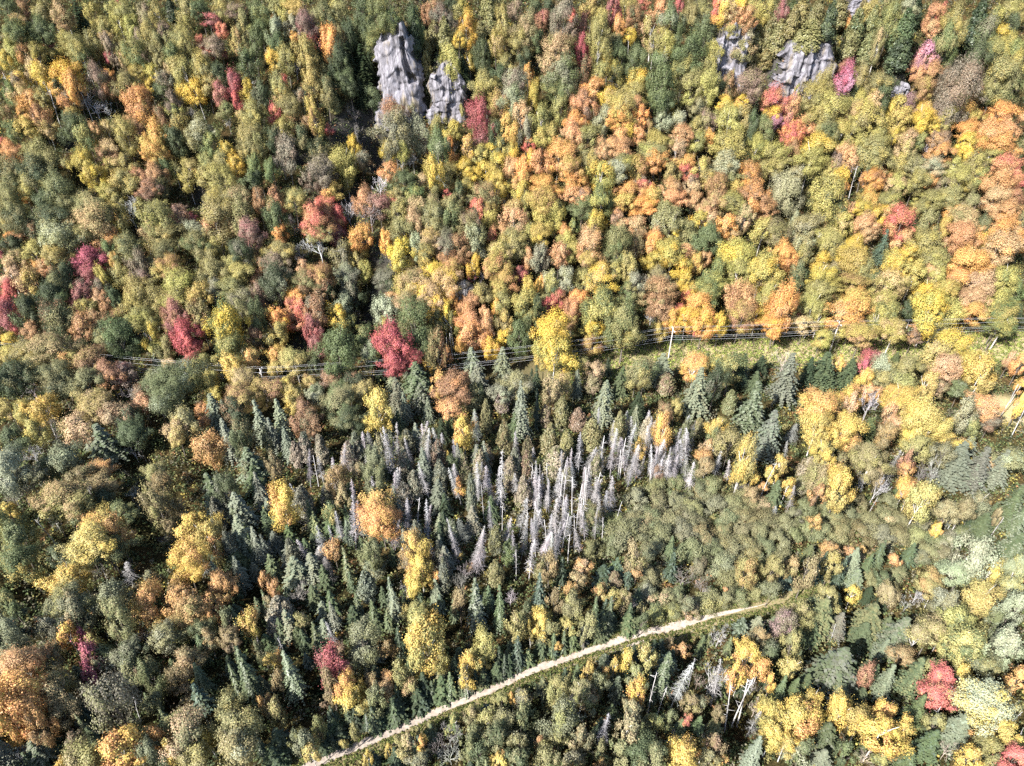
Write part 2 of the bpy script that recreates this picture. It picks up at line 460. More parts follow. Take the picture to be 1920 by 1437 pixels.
SNAG = [snag(850 + i) for i in range(5)]

# ------------------------------------------------------------------ tree survey: x y width height code (kind + leaf colour - second colour), per part of the photo
CROPS = [
(0, 0, '''40 40 120 100 bd;150 40 80 90 bB;120 130 110 60 bT;100 190 220 150 bg;280 190 180 160 bg-d;300 90 120 140 bo;390 80 100 160 bo-T;430 150 120 150 bB-o;540 130 160 220 fd;640 100 90 140 by;800 140 100 130 by-Y;760 60 120 110 by;870 70 140 140 by;980 90 100 130 bM;810 30 50 60 bR;970 160 50 40 bO;1070 80 100 150 by;1160 90 100 160 cd;1250 50 130 120 bo;1350 60 140 120 bd;1400 120 120 60 bm-R;1480 60 90 100 bo;1570 70 150 80 bM-o;1640 160 100 180 bo;1750 70 130 140 bg;1760 200 120 140 bg;1480 205 90 90 bR;1360 280 90 80 bR;1430 300 150 120 bM;1410 355 80 50 bR;1490 350 80 70 bR-M;1600 270 80 140 bT;1700 290 120 200 bg-d;1660 420 140 180 bd-g;1270 170 120 130 by;1230 260 140 130 bo;1100 220 120 120 bM-o;1000 200 140 150 bo;960 260 110 130 bM-o;1070 300 100 150 bo;870 180 110 130 by;700 170 110 110 bo;720 250 100 80 bT;620 270 120 120 bo;530 300 160 150 by;560 350 140 130 by-g;610 370 90 80 bG;440 270 120 120 by;330 285 80 80 bm-R;340 345 70 60 bG;170 350 100 100 bO-B;240 340 100 100 bG;60 330 130 110 by;40 400 110 120 by-Y;70 260 120 90 bo;260 440 80 70 bA;440 500 190 190 bO-Y;500 570 130 180 bO-A;290 500 120 160 bY-G;200 450 100 120 bT;130 540 120 100 bY-T;100 570 120 120 bM;60 620 100 140 bg;160 620 130 120 bT;740 290 110 140 bM;830 340 100 130 bo;740 380 80 70 bC;820 390 60 90 bA-T;920 350 160 180 bg;1010 290 100 120 bo;1060 370 120 140 bo;1160 370 120 140 bg;1200 440 130 120 by;1040 480 110 90 by-Y;920 480 150 100 bG-o;730 500 90 70 bO;740 570 110 110 bB-d;640 520 150 180 bM-d;860 540 160 130 bo;1010 580 100 80 bY-o;1130 560 120 140 bM-k;1130 470 90 100 bT;1260 480 130 150 by;1380 450 150 200 bG-o;1330 600 130 120 bY;1250 600 110 100 bY-y;1390 560 120 130 bG-o;1480 500 130 140 bd;1570 560 130 160 bC-m;1480 610 120 130 bB-m;1590 680 80 120 bC-R;1670 620 90 160 bY;1740 640 100 180 bd-k;1700 550 80 80 wL;920 680 210 170 bA-O;1000 740 120 130 bB;1170 680 100 140 bM-d;1080 610 100 110 bd;750 690 60 120 fd;480 640 140 120 bM;440 700 110 120 bO-B;380 600 110 120 bd-o;290 660 130 120 bo;200 680 120 120 bO-T;150 760 110 100 bO;260 770 130 130 bB-A;60 770 110 110 bB-o;180 860 140 130 bG;90 860 130 110 bg;320 870 100 110 bT;375 760 20 260 nL;75 600 20 200 nL;595 730 20 200 nL;650 730 160 150 wL;740 760 120 120 wL;600 650 80 130 wL;470 830 150 150 bg-d;500 770 100 100 bG;580 910 130 140 bg;650 880 100 120 bA;650 960 60 60 bO;720 860 80 90 bT;840 880 160 180 bo;900 820 100 80 bA-B;930 870 110 100 bB-o;1060 890 190 180 bO-G;1050 1000 170 150 bO-G;980 990 60 60 bR;1090 780 100 110 bB-d;1180 750 120 90 by-d;1220 830 120 120 bG-o;1190 930 140 170 bd;1340 880 190 200 bo-P;1310 780 110 90 wk;1430 970 130 150 bg;1540 830 80 80 wL;1520 740 110 100 bo-g;1620 760 60 60 bT;1700 740 170 150 bo;1660 920 190 180 bo;1740 850 110 120 bg;1550 1010 110 120 bG-Y;1500 1080 150 130 bo-G;1600 1110 140 120 bG-Y;1680 1000 150 150 bo;1760 970 90 150 bo;1740 1110 120 150 bg;1400 1080 110 100 bg;1270 1120 110 90 by;1260 1190 120 110 by-o;1390 1170 140 130 bo;1330 1160 90 80 bO-B;1350 1260 150 190 bO;1370 1370 130 110 bO-B;1510 1180 190 160 bo;1610 1220 80 70 bO-B;1700 1200 140 130 bd;1110 1110 100 110 bd-g;1180 1140 80 90 by-o;1040 1160 150 130 bA;960 1200 140 130 bB-A;990 1260 160 120 bB-M;1090 1260 120 120 bo-d;900 1230 130 110 bo;820 1200 140 120 bo;840 1100 120 110 bG-o;760 1100 110 90 bG-T;700 1060 130 120 bB-o;740 990 110 100 bT;560 1080 160 170 bG-Y;640 1190 130 140 bY-G;430 1090 80 60 bO;220 1010 210 170 bo;60 1010 150 130 bO-A;20 960 60 60 bR;80 1130 170 150 bo-d;230 1120 210 180 bo-d;340 1100 170 160 bo;60 1220 160 120 bd-o;230 1240 170 150 bo;400 1260 210 190 bo-d;60 1330 160 170 bo;170 1310 100 70 bG-O;300 1340 150 140 bg-d;440 1370 170 130 bd-o;620 1370 220 150 bo-T;550 1330 120 110 bo;760 1310 110 90 bo;700 1280 120 100 by-G;870 1390 110 130 wL;790 1370 130 120 bo;960 1380 80 90 bG;1000 1310 90 120 fd;1060 1400 170 100 by-o;1210 1410 100 70 bM-A;1500 1330 180 150 bo-G;1630 1330 170 150 bo-T;1740 1350 100 150 bB-k'''),
(500, 0, '''359 431 108 216 sd;438 639 122 237 sd;557 539 122 216 sd;280 736 108 216 sd;521 833 122 237 sd;632 654 108 216 sd;697 467 108 201 sd-g;374 941 108 216 sd;216 927 101 194 sd-g;305 539 101 194 sd;467 1078 108 194 sd;575 988 101 180 sd;323 1185 101 180 sd-g;503 431 101 187 sd-g;790 108 122 180 cg-d;880 151 108 158 co;718 216 108 201 sd-g;844 431 40 79 co;941 618 43 79 bG-o;805 704 50 86 co-d;1067 539 72 144 co;1264 503 36 65 by-o;1322 736 50 72 by-o;790 287 50 79 co;991 736 57 86 bo-k;891 772 65 79 bB-k;40 40 130 110 bo;70 110 60 80 bO;130 60 120 120 by;200 50 150 110 bG-y;260 170 150 190 bM-m;330 240 130 120 bm-R;50 200 130 160 bP-g;150 140 110 110 bP;190 240 80 60 bO;415 270 120 180 bO-A;370 270 50 100 bR;400 80 160 150 bd-o;480 50 120 100 bG-o;520 140 60 80 bC;500 260 90 170 bo-B;640 60 180 180 bd;760 90 180 180 bg;830 130 150 150 bg;690 200 160 180 bg-d;600 160 70 90 bG;700 290 140 130 bg;560 230 100 180 bd;600 330 130 200 sd;500 380 150 200 bd;640 430 150 220 sd;540 450 180 220 sd;660 560 180 220 sd;560 560 150 160 bd;700 650 130 120 bd-g;350 380 110 160 fg;250 320 140 170 bo;130 380 120 150 bG-o;40 400 110 130 bG-Y;60 300 120 140 bd;200 480 110 120 wL;280 430 130 150 bo;120 550 90 90 bA-R;70 570 110 180 bo;110 640 130 140 bG-T;330 560 130 180 bo;390 510 100 150 co;400 610 130 150 bo-d;240 640 80 80 bA-k;190 720 150 160 bo;310 740 120 180 bG-B;460 720 100 140 co;60 760 100 110 bR;190 830 130 110 bA-T;290 810 80 60 bA-T;100 860 130 150 bo;240 910 130 140 bo-d;70 920 120 140 bd-o;370 860 120 130 wk;420 880 70 60 bR;450 930 120 130 bM-k;130 1000 150 180 bM-k;260 935 40 40 bY;350 1010 130 150 bd-o;40 1140 110 150 bg;110 1130 150 180 wk;330 1060 130 110 bo-d;370 1150 170 180 bk-o;500 1010 120 160 by-o;580 970 80 120 bY;530 1110 190 230 by-g;640 950 180 220 wk;640 1080 130 120 bB-k;600 800 110 140 wk;850 740 190 170 bB-k;860 850 220 230 bo-k;810 990 110 120 bY-o;900 990 110 110 by-g;950 900 80 180 bB;1030 870 130 170 bP-k;1150 960 160 220 bg-P;1070 970 80 90 bm-A;1160 830 110 110 by;1260 880 140 120 by-Y;1080 520 100 300 co;1080 350 100 240 co;1000 300 90 250 cd;1200 260 110 240 co;1130 250 100 220 co;1000 130 110 180 bd;1070 110 100 120 bB-d;1180 110 140 170 bM-k;1120 60 120 120 bB-o;1230 40 110 110 bd;1310 50 110 110 bG-o;1340 180 140 200 bY-O;1290 260 90 90 bG-Y;1370 310 100 120 wL;1370 390 90 110 bY-G;1250 420 140 200 by-G;1320 520 130 200 sd;1460 380 140 200 bd;1440 250 110 170 co;1500 170 150 200 co;1500 60 150 130 co;1540 280 110 140 bG-T;1600 130 110 160 bo;1670 70 100 120 bM-o;1740 170 150 180 bo-T;1700 280 170 180 bo;1760 90 90 120 bd;1740 380 120 120 bd-o;1620 430 110 120 bo;1590 440 60 60 bY;1560 500 120 130 bd;1480 560 210 170 bo;1640 560 190 180 bP-M;1640 660 150 170 bg-P;1760 500 70 120 bO;1790 640 80 150 bY;1560 690 130 150 bG-B;1440 650 110 100 bo;1450 790 180 230 bm-C;1440 920 140 100 bm-k;1560 900 100 160 bd-o;1620 850 140 170 bO-G;1700 760 130 160 bT-A;1700 880 25 250 nL;1750 860 100 150 bo-P;1770 970 90 80 bO-R;1770 1050 90 90 bO-Y;1660 1030 100 110 by-Y;1510 1010 100 90 bY;1590 1000 110 130 bG-d;1360 990 140 150 bT-Y;1440 1040 140 130 bG-o;1270 1000 60 140 wk;1220 970 60 100 bO-B;1240 1060 90 70 bO-Y;1320 1120 150 110 bY-G;1220 1150 110 110 bo;1120 1140 130 170 bG-Y;990 1090 130 180 wP;960 1090 110 110 wL;900 1110 130 80 wL;820 1150 130 110 bA-O;930 1210 160 150 bg-d;760 1250 180 150 wL;660 1330 160 170 bB-A;560 1390 100 130 wL;760 1370 150 130 bM-m;860 1350 80 80 bA-R;880 1300 110 100 bo;1000 1310 140 110 by-g;1100 1280 120 100 bo;1060 1200 100 80 bT-A;1200 1230 110 150 wP;1290 1290 100 130 bd-o;1210 1310 60 60 bR-A;1240 1370 140 110 bo;1120 1370 140 110 bo-T;1000 1380 140 110 bT-o;880 1400 140 100 bo;1340 1250 100 90 bG-d;1400 1170 110 90 bG-Y;1470 1130 120 90 bY-G;1560 1090 110 110 by-Y;1640 1120 120 120 bA-T;1740 1120 130 140 bO-A;1540 1190 160 130 bG-Y;1720 1200 150 110 bG-A;1600 1270 90 90 bY;1480 1290 180 160 bo-B;1400 1395 130 120 bR-A;1510 1390 110 110 bG-B;1600 1350 120 140 wk;1720 1290 140 140 bY-G;1760 1370 100 120 bo-y;1670 1390 120 110 bT;430 1280 140 120 bG-O;370 1385 150 120 bR;310 1430 140 150 bR-A;430 1440 170 150 bA-R;180 1340 170 140 bG-o;60 1330 130 160 bB-o;300 1220 110 110 bM-k;30 1410 100 80 bd'''),
(1000, 0, '''1731 503 43 79 co;1275 341 43 65 co-y;1336 503 43 65 by-o;1778 593 40 57 bo-y;1240 40 90 120 bR-O;1300 60 120 140 bT-Y;1400 50 130 110 bY-T;1380 140 130 120 bA-T;1270 130 90 130 bO-Y;1480 60 120 120 by-T;1560 130 90 130 cd;1600 50 110 130 by-o;1500 160 110 130 by-G;1690 60 80 130 bm-M;1750 40 110 110 fd;1640 150 120 200 co;1640 300 150 260 co;1500 310 130 240 co;1570 290 110 240 co-y;1440 260 110 150 co-T;1740 170 110 220 co;1770 330 80 160 co-y;1420 330 130 110 bo-T;1560 420 110 150 co;1480 400 130 150 co;1220 330 120 110 by-o;1200 420 120 150 bo-y;1430 180 110 120 bA-T;1740 90 110 110 cg;1330 190 120 80 bo;30 60 120 120 bd;100 50 110 120 bd;60 140 100 120 bB-m;30 280 110 130 bd;200 90 180 200 bM-k;260 90 70 80 bR;340 160 80 130 bm;330 300 90 150 bm-C;330 400 60 60 bO;390 40 120 120 bG-B;510 60 80 150 bm;460 130 120 130 by;440 220 170 220 by;430 340 14 150 nL;570 60 70 120 bR-A;580 180 90 140 bO-A;640 130 50 50 bR;612 130 14 160 nL;640 30 110 90 bo;700 110 140 160 bB-d;730 20 110 60 bR;770 140 90 90 bR-A;840 60 120 130 bA-T;800 190 120 160 by-T;860 250 110 130 by;650 230 90 90 bY;540 290 120 120 bo;590 350 140 150 bd-g;680 400 140 180 bg-d;150 330 220 190 bo-T;200 470 200 200 bg-P;170 580 190 130 bg;330 470 120 160 bB-d;440 480 130 120 by;500 400 70 110 bY-G;560 470 110 110 bG-d;785 340 14 160 nL;810 300 100 120 bT-o;950 110 170 190 bg-P;1060 100 150 170 bo;1140 60 150 150 bo;980 30 90 90 bR-m;1070 180 120 100 by;1150 200 130 190 bg-d;1030 330 210 240 bg-d;1010 440 180 150 bg;900 280 120 130 by;850 430 130 150 bg-P;860 560 220 230 bg-d;870 660 180 130 bd-g;1060 580 190 190 by-o;1190 560 150 190 by-o;1250 620 80 150 bd;690 530 130 130 bY-y;710 610 160 120 by-o;560 570 100 90 wL;500 640 110 120 bT-Y;420 590 130 130 bA-O;340 690 160 180 bM-A;260 740 90 90 bA;600 690 190 150 bG-o;590 780 180 150 bO-G;470 790 120 150 bP-o;20 620 80 190 bY-y;160 740 120 160 by-o;60 790 130 170 by;290 800 170 120 bO-A;250 880 180 150 bA-T;130 890 120 120 by-d;60 920 130 120 bG-y;380 920 190 150 bo-y;690 700 110 110 bA-T;740 770 120 120 bO-B;700 800 60 50 bR;640 870 130 110 bY-G;560 920 140 120 bA-O;710 900 110 100 bO-A;770 840 60 90 bB;860 800 110 110 bP-o;980 800 110 110 by-P;930 720 60 60 bY;1100 720 140 140 bo-P;1170 800 130 120 bM-o;1100 840 120 110 bo;1000 900 150 120 bT-A;850 940 180 130 by;820 1010 180 90 by-o;960 990 110 110 bT-P;1090 950 120 120 by-o;1190 910 80 90 bG-O;1300 690 130 100 bY-O;1400 690 130 100 bY-A;1330 780 220 170 by-o;1470 830 100 170 bd;1430 770 130 130 bo;1540 850 150 160 bo-g;1610 770 110 110 bO-Y;1620 650 190 150 bR-A;1740 720 110 180 bm-A;1640 820 110 90 bm-V;1340 960 240 180 by-o;1500 980 150 150 by-g;1290 1080 200 160 bo-P;1320 1160 170 120 bo-k;1430 1070 140 110 by-g;1600 1040 200 170 bo-y;1620 1120 200 120 bo;1770 900 110 170 bO-R;1750 1010 90 140 bB;1780 1070 60 130 bY-y;1480 560 200 180 bM-o;1320 560 100 150 bB-o;160 1020 220 150 bA-O;60 1080 140 140 bA-B;260 1110 170 150 bA-G;380 1080 100 140 bG-o;330 1000 140 90 bT-y;480 1000 150 120 bA-T;600 980 180 120 bA-B;600 1080 190 110 by-o;540 1150 170 150 bo-P;450 1170 150 160 by-Y;700 1110 130 130 bG-B;830 1080 150 130 bO-A;930 1150 120 110 bo;870 1050 110 80 bO-A;1030 1160 100 90 bR-O;1040 1080 130 90 bG-O;1130 1120 130 120 bT-G;720 1210 120 60 bM-k;640 1290 170 130 bO-A;740 1260 120 110 bA-R;800 1310 130 130 bO-G;600 1370 150 130 bO-G;720 1380 180 120 bO-Y;920 1250 160 120 bT-A;1060 1250 120 120 bM-T;960 1330 180 120 bA-T;1090 1330 120 90 bA-T;1200 1200 140 120 bG-o;1260 1250 180 150 bB-G;1220 1360 150 130 by-T;1330 1350 170 130 bo-y;1350 1270 130 110 bG-B;1480 1180 170 180 bO-B;1500 1290 200 160 bO-B;1560 1390 150 110 bA-B;1700 1270 200 220 bP;1740 1180 130 130 bo-P;100 1240 190 120 bO-G;270 1190 170 130 bO-G;260 1290 140 100 bA-T;340 1320 150 110 bA-M;330 1390 180 110 bg-o;460 1330 170 190 bg-y;80 1340 190 170 bG-B;160 1400 100 110 by;1060 1410 80 50 bd;900 1400 130 90 by-o;1140 1420 120 80 bT-A'''),
(1420, 0, '''330 320 200 240 co-y;290 110 130 200 co;400 120 110 220 co-y;470 220 110 260 cd-g;540 120 150 240 co-y;610 120 70 80 bO-A;620 180 60 50 bO;650 230 130 280 co-g;760 200 120 260 co-g;700 100 100 170 co;610 320 130 200 co;740 360 150 220 co-g;820 270 90 160 bT-o;900 130 150 220 bg;970 240 180 300 cg-d;940 420 180 260 cg-d;1050 110 130 200 cd-g;900 50 150 120 bo-g;780 60 130 110 bo;1040 30 110 90 bP;1200 90 140 130 bA-B;1245 70 60 100 bR;1180 200 110 110 bA-T;1130 370 130 160 bV;1090 470 140 130 bV-A;1180 490 170 150 bB-A;1130 580 150 130 bB-G;1340 140 160 200 bo-G;1290 260 160 220 bg-o;1240 340 110 150 bd-g;1450 230 150 330 cd-g;1500 80 90 160 cd;1600 110 130 130 by-g;1690 60 130 120 by;1700 160 100 120 bd-g;1550 200 120 180 bg-k;1650 230 110 110 bY-y;1700 290 150 130 by-g;1760 90 80 120 by;1600 340 150 150 bg-y;1720 340 130 150 bg;1500 360 150 170 bd-g;1370 560 290 330 bk-M;1300 690 150 170 bk-M;1490 640 80 130 bB-o;1640 480 230 200 bo;1740 430 140 160 bG-T;1720 560 170 180 bo-g;1560 600 120 150 bo;1620 650 150 110 bg;590 520 150 190 bQ-V;610 430 90 70 bm;530 590 100 90 bm-A;650 610 90 110 bd;430 560 150 200 bo;380 640 170 160 bo;510 730 230 190 bo-y;430 760 180 170 bo;480 860 150 130 bg-o;720 500 150 150 bo-G;800 560 160 130 bG-o;700 660 150 120 bG-o;790 670 120 120 bT-G;760 780 220 180 bG-o;850 630 100 160 bd;890 590 90 130 bd;950 720 130 140 bG-Y;1010 700 120 130 bM-V;1140 750 170 110 bY-T;1110 800 160 130 bY-o;1170 850 100 90 bY;960 800 120 140 bG-B;1290 780 130 130 by;1270 870 110 100 wL;1440 770 170 150 bO-G;1620 740 200 120 bO-A;1400 860 160 130 bO-G;1560 860 200 130 bO-A;1690 850 160 130 bA-O;1770 800 70 90 bA;1650 940 230 120 bO-T;1390 950 130 120 bY-G;1500 960 150 110 bG-O;1240 940 150 120 bA-M;1250 1010 150 110 bO-A;1410 1030 130 100 bY;1185 960 24 160 nL;1130 1010 120 130 wL;1100 950 100 110 bg;1020 930 120 110 bT;920 900 100 90 bY;800 920 160 140 bo-y;790 1000 220 180 bo;830 1070 200 160 bo-y;700 980 110 150 by-o;730 1100 130 150 bo-d;640 870 150 130 by-o;560 880 150 130 by-G;650 770 160 160 bG-T;380 960 200 150 by-Y;360 1050 210 150 by;480 960 100 120 bd;330 840 130 120 bA-R;250 890 150 130 bO-R;600 1050 150 150 bA-T;640 1040 70 130 bR-O;560 1100 130 130 bM-A;640 1110 60 80 bR;480 1130 130 110 by-o;645 1240 24 220 nL;620 1210 24 200 nL;690 1190 30 110 nL;560 1180 120 110 bY-G;600 1230 60 70 bR-O;490 1290 230 230 by-d;530 1390 150 120 by-d;760 1200 150 130 bO-B;830 1190 110 90 bB-A;950 1100 130 140 bG-o;1010 1010 120 120 by-T;930 1230 170 130 by-T;760 1310 160 130 bO-G;880 1340 170 130 bo-y;1060 1110 180 130 bo-P;1070 1200 150 120 bo;1160 1230 100 90 bO-A;1250 1250 120 110 bM-o;1180 1100 170 90 bT-P;1320 1120 130 120 by-o;1370 1190 170 130 bo-y;1290 1310 170 120 bo;1420 1250 90 70 bG-O;1490 1090 140 150 by-o;1490 1190 130 130 by-g;1700 1110 200 140 bA-R;1650 1200 200 150 bA-O;1740 1230 130 140 bA-R;1600 1310 180 120 bA-T;1740 1320 120 110 bB-A;1680 1400 200 90 bA-T;1780 1010 60 130 bo-g;1580 1030 150 90 by-o;1450 1350 130 120 bo-M;1310 1390 100 90 bO-A;1380 1400 150 90 bo;1170 1340 160 120 by-o;1100 1390 150 110 bo;860 1410 140 80 bY-T;710 1400 150 110 bY-y;600 1400 130 100 bA-T'''),
(0, 350, '''330 210 230 190 bd-o;130 220 180 170 bo-d;80 330 90 60 bO-A;40 260 100 120 bG-o;240 290 140 120 bB-d;600 200 250 200 bo-T;760 200 150 170 bo;540 240 120 140 by-o;700 250 130 130 bg-d;890 200 130 230 wL;800 270 80 130 bO-Y;720 300 60 70 bC-R;760 350 150 110 bB-O;1060 210 210 190 by-o;1220 190 130 130 bM-A;1280 240 130 70 bR-m;1160 260 130 110 bm-A;1010 280 110 110 bo-T;1440 190 260 220 bo-G;1630 190 150 200 bo-T;1400 250 150 120 bB-A;1690 300 180 180 bM-m;1300 290 150 130 bP-k;1330 380 190 170 bo-g;1090 330 200 150 bo;400 330 270 210 bo-P;220 430 170 140 by-o;360 440 200 160 bo;560 330 180 170 bo-y;80 390 130 120 bd;110 345 130 80 bB;20 470 50 110 bC;80 500 130 130 bT-o;250 530 100 80 bO-G;330 540 120 110 bT-A;60 580 150 110 bT-M;590 480 190 160 bQ;600 570 180 120 bm-Q;670 660 130 110 bM-k;440 600 150 180 bd-k;370 640 170 200 bd-o;190 650 150 200 bG-T;310 720 190 180 bd;60 720 170 170 bR-A;50 830 150 170 bm-R;180 820 160 170 bd;330 860 190 180 bd-B;400 910 150 180 bd-o;90 920 100 130 bR-m;210 960 120 100 bA-B;70 1020 110 80 bY;740 440 130 150 bg-o;850 390 200 170 bd-o;800 430 60 60 bO-B;770 500 100 120 bO-G;700 600 110 150 by-G;820 590 130 150 by-o;950 510 120 200 bM-k;960 590 130 110 bM-k;1008 430 14 110 nL;1100 430 170 130 bo-d;1180 520 180 150 bG-B;1060 580 120 100 bo;1180 650 220 180 by-o;930 670 180 170 bo;900 770 190 200 bo;1060 760 190 180 bo;960 870 170 140 by-o;1200 760 200 160 bo-y;1340 720 150 160 bG-o;1340 850 170 200 bo-B;1190 860 180 220 bm-B;1230 790 90 80 bC-R;1260 1000 190 220 bC-R;1310 1080 130 130 bR-C;1210 970 100 100 bC;1120 940 90 90 bG-T;990 1000 120 180 by-Y;1020 1080 130 100 by-g;1120 1080 130 150 bo-d;720 760 120 130 bB-A;650 740 110 120 bB-T;560 700 150 140 bm-k;520 740 120 130 bm-M;600 810 130 110 bG-o;800 760 110 170 bd;540 870 90 60 bA;570 950 170 190 bA-B;630 900 130 130 bT-B;820 890 120 110 bB-A;720 900 130 110 bB-d;800 980 230 220 bd;700 1020 150 130 bd-o;560 1060 130 80 bg-d;1480 390 120 130 by-o;1420 470 130 110 bG-o;1430 560 190 170 bo;1570 500 120 90 by;1590 580 190 150 bo;1620 410 170 180 bd-k;1730 400 90 80 bo;1760 470 80 90 bG;1760 550 90 130 bA-m;1590 670 170 130 bo-G;1440 660 110 110 bP-k;1440 740 130 110 wL;1640 760 200 180 bo-k;1740 640 130 120 bM-B;1740 720 110 150 bM;1520 900 240 300 bg-Y;1530 1060 200 190 bg;1700 1010 130 130 bB-d;1720 850 130 200 bd;1690 1160 150 150 bG-O;1580 1220 170 200 bY;1640 1290 190 160 bG-T;1760 1330 130 110 bG-B;1470 1180 90 100 by-Y;1380 1200 160 160 by-g;1400 1290 150 130 by-Y;1260 1200 90 70 bY;1300 1250 110 110 bg-y;1150 1190 120 80 bT-O;1060 1180 110 170 sP;360 1070 260 150 bo-T;160 1090 200 120 bo-G;60 1110 130 110 bG-y;450 1150 170 130 bG-O;400 1240 210 170 bo-d;600 1160 200 190 bB-G;720 1250 200 170 bB-O;850 1240 180 120 bm-M;580 1290 200 160 bo-d;130 1240 220 180 bd-o;240 1200 160 120 bo;60 1300 150 200 bd;220 1370 200 160 wL;400 1340 170 140 bo-d;560 1380 150 110 bo;820 1330 120 150 wT;880 1400 130 130 wL;950 1390 120 120 bA-k;1160 1320 360 220 bg-P;1030 1310 150 140 bo-g;1420 1400 140 90 bY;1600 1400 220 110 bG-B;1000 1360 110 120 bd'''),
(500, 350, '''60 190 150 170 bd-g;490 190 100 140 bR-C;330 230 200 150 bA-R;350 300 190 120 bo-A;180 270 100 150 wk;90 310 110 100 bO-A;480 310 170 120 bm-d;700 190 250 260 wk;560 200 110 200 wL;870 190 130 170 bo;990 220 170 160 bT-o;1130 190 200 190 bo-P;1240 200 150 170 bo-g;1140 270 150 130 bG-k;920 280 150 150 bo;640 340 150 170 bO-G;600 400 110 130 bG-B;820 370 120 160 bO-Y;800 460 100 100 bO-A;910 450 160 180 by-Y;920 520 120 80 bY-y;1000 400 110 170 bP-g;1100 360 160 150 bT-G;1190 370 190 160 bk-M;1080 450 170 150 bG-o;1300 380 150 150 bB-o;1410 230 170 170 bo-M;1420 340 150 170 bP-o;1500 190 130 140 bB-G;1660 220 150 150 bT-A;1720 270 150 120 bo-P;1520 310 80 90 bA-R;1590 300 120 110 bT-A;1640 350 180 150 bG-o;1560 430 170 160 bG-T;1530 510 200 160 bG-A;1770 320 110 140 by-o;1690 400 150 140 bo-y;1770 480 100 140 bA-T;1420 430 110 100 bP;1240 470 170 130 bA-B;1240 560 170 140 bA-G;1180 620 200 180 bT-Y;1100 570 200 110 bY-T;1000 620 170 140 bT-o;920 660 130 150 bG-T;1090 690 200 150 bY-T;1390 520 110 120 bY-O;1380 600 80 60 bC;1440 630 110 110 wL;1600 600 170 130 bA-G;1700 590 100 100 bm-R;1760 680 120 160 bY-G;1730 780 160 170 bg-y;1560 680 130 120 bG-o;1600 760 140 140 by-o;1440 710 150 120 bG-o;1330 690 110 110 bT-L;1260 740 90 130 bO-G;1160 780 150 130 bY-T;1200 870 90 170 bY-G;1250 920 90 130 by-o;1380 770 130 110 bB-A;1340 830 140 110 bA-B;1370 900 200 140 bA-O;1390 1000 170 170 bO-A;1310 1060 100 110 bO;1480 860 110 130 bA-T;1540 800 80 100 bY-O;1480 950 110 150 bM-A;1500 1080 110 130 bO-Y;1600 920 130 180 bG-o;1620 1010 120 120 bY-G;1710 990 130 200 bg-d;1760 890 100 120 bg-y;1790 960 30 80 bC;360 430 230 150 wL;230 480 130 150 wk;240 530 90 80 bA-T;80 420 180 140 bo-G;60 500 200 140 bM-d;60 610 200 200 bd-P;520 440 150 170 bo-k;620 500 100 120 by-o;660 560 110 130 by-G;380 570 180 130 bB-G;390 620 130 140 bA-G;400 690 150 120 bB-d;260 620 170 130 bB-o;520 580 170 150 bP-k;560 690 150 150 bk-d;790 620 170 110 bk-d;830 660 110 90 bd-k;200 730 130 110 bO-Y;150 790 100 100 bR-A;250 830 120 150 bR-A;220 900 160 110 bA-R;90 870 150 150 bO-Y;80 960 150 140 bG-d;330 810 160 150 bk-B;520 790 150 130 bP-d;600 860 100 70 wk;320 960 130 190 bm-R;470 870 150 140 bG-Y;540 920 110 120 bG-d;840 740 110 70 bA-T;800 830 160 170 bP-g;780 930 130 110 by-g;960 780 170 150 bo-T;1000 890 260 260 bo-g;1040 1040 170 180 bd-g;1140 900 110 130 bd-o;480 1080 240 280 bg-d;660 1010 150 180 bg-o;690 1120 130 170 bg-P;860 1060 240 300 bC-R;880 1180 220 150 bR-C;220 1060 170 170 bG-Y;190 1170 210 180 by-G;60 1130 110 130 bO-Y;60 1220 120 100 bY-G;330 1080 110 140 bm;320 1190 80 150 bd;1150 1060 130 220 bo-B;1250 1080 20 180 nL;1220 1120 60 90 bO-B;1100 1190 80 110 bY-y;1380 1190 150 230 sP;1420 1290 150 200 sP;1590 1190 140 230 sP;1240 1330 250 200 bB-O;1150 1310 100 160 bO;1330 1310 100 150 bO-B;770 1240 130 150 fd;860 1320 130 200 sP;1010 1310 200 240 sP-g;1060 1220 120 120 fg;970 1240 110 140 sP;1660 1310 200 190 bo-P;1720 1390 90 140 sP;1785 1300 60 150 sd;1580 1380 160 120 bk-P;500 1390 190 130 bo-g;640 1370 150 120 bo;310 1390 140 100 bg-P;130 1320 120 100 bY-G;180 1370 130 110 bG-Y;300 1300 130 90 bG-B;420 1280 150 110 bM-B;580 1290 170 110 bd-B;60 1360 170 120 bG-B;1440 1380 110 120 bd'''),
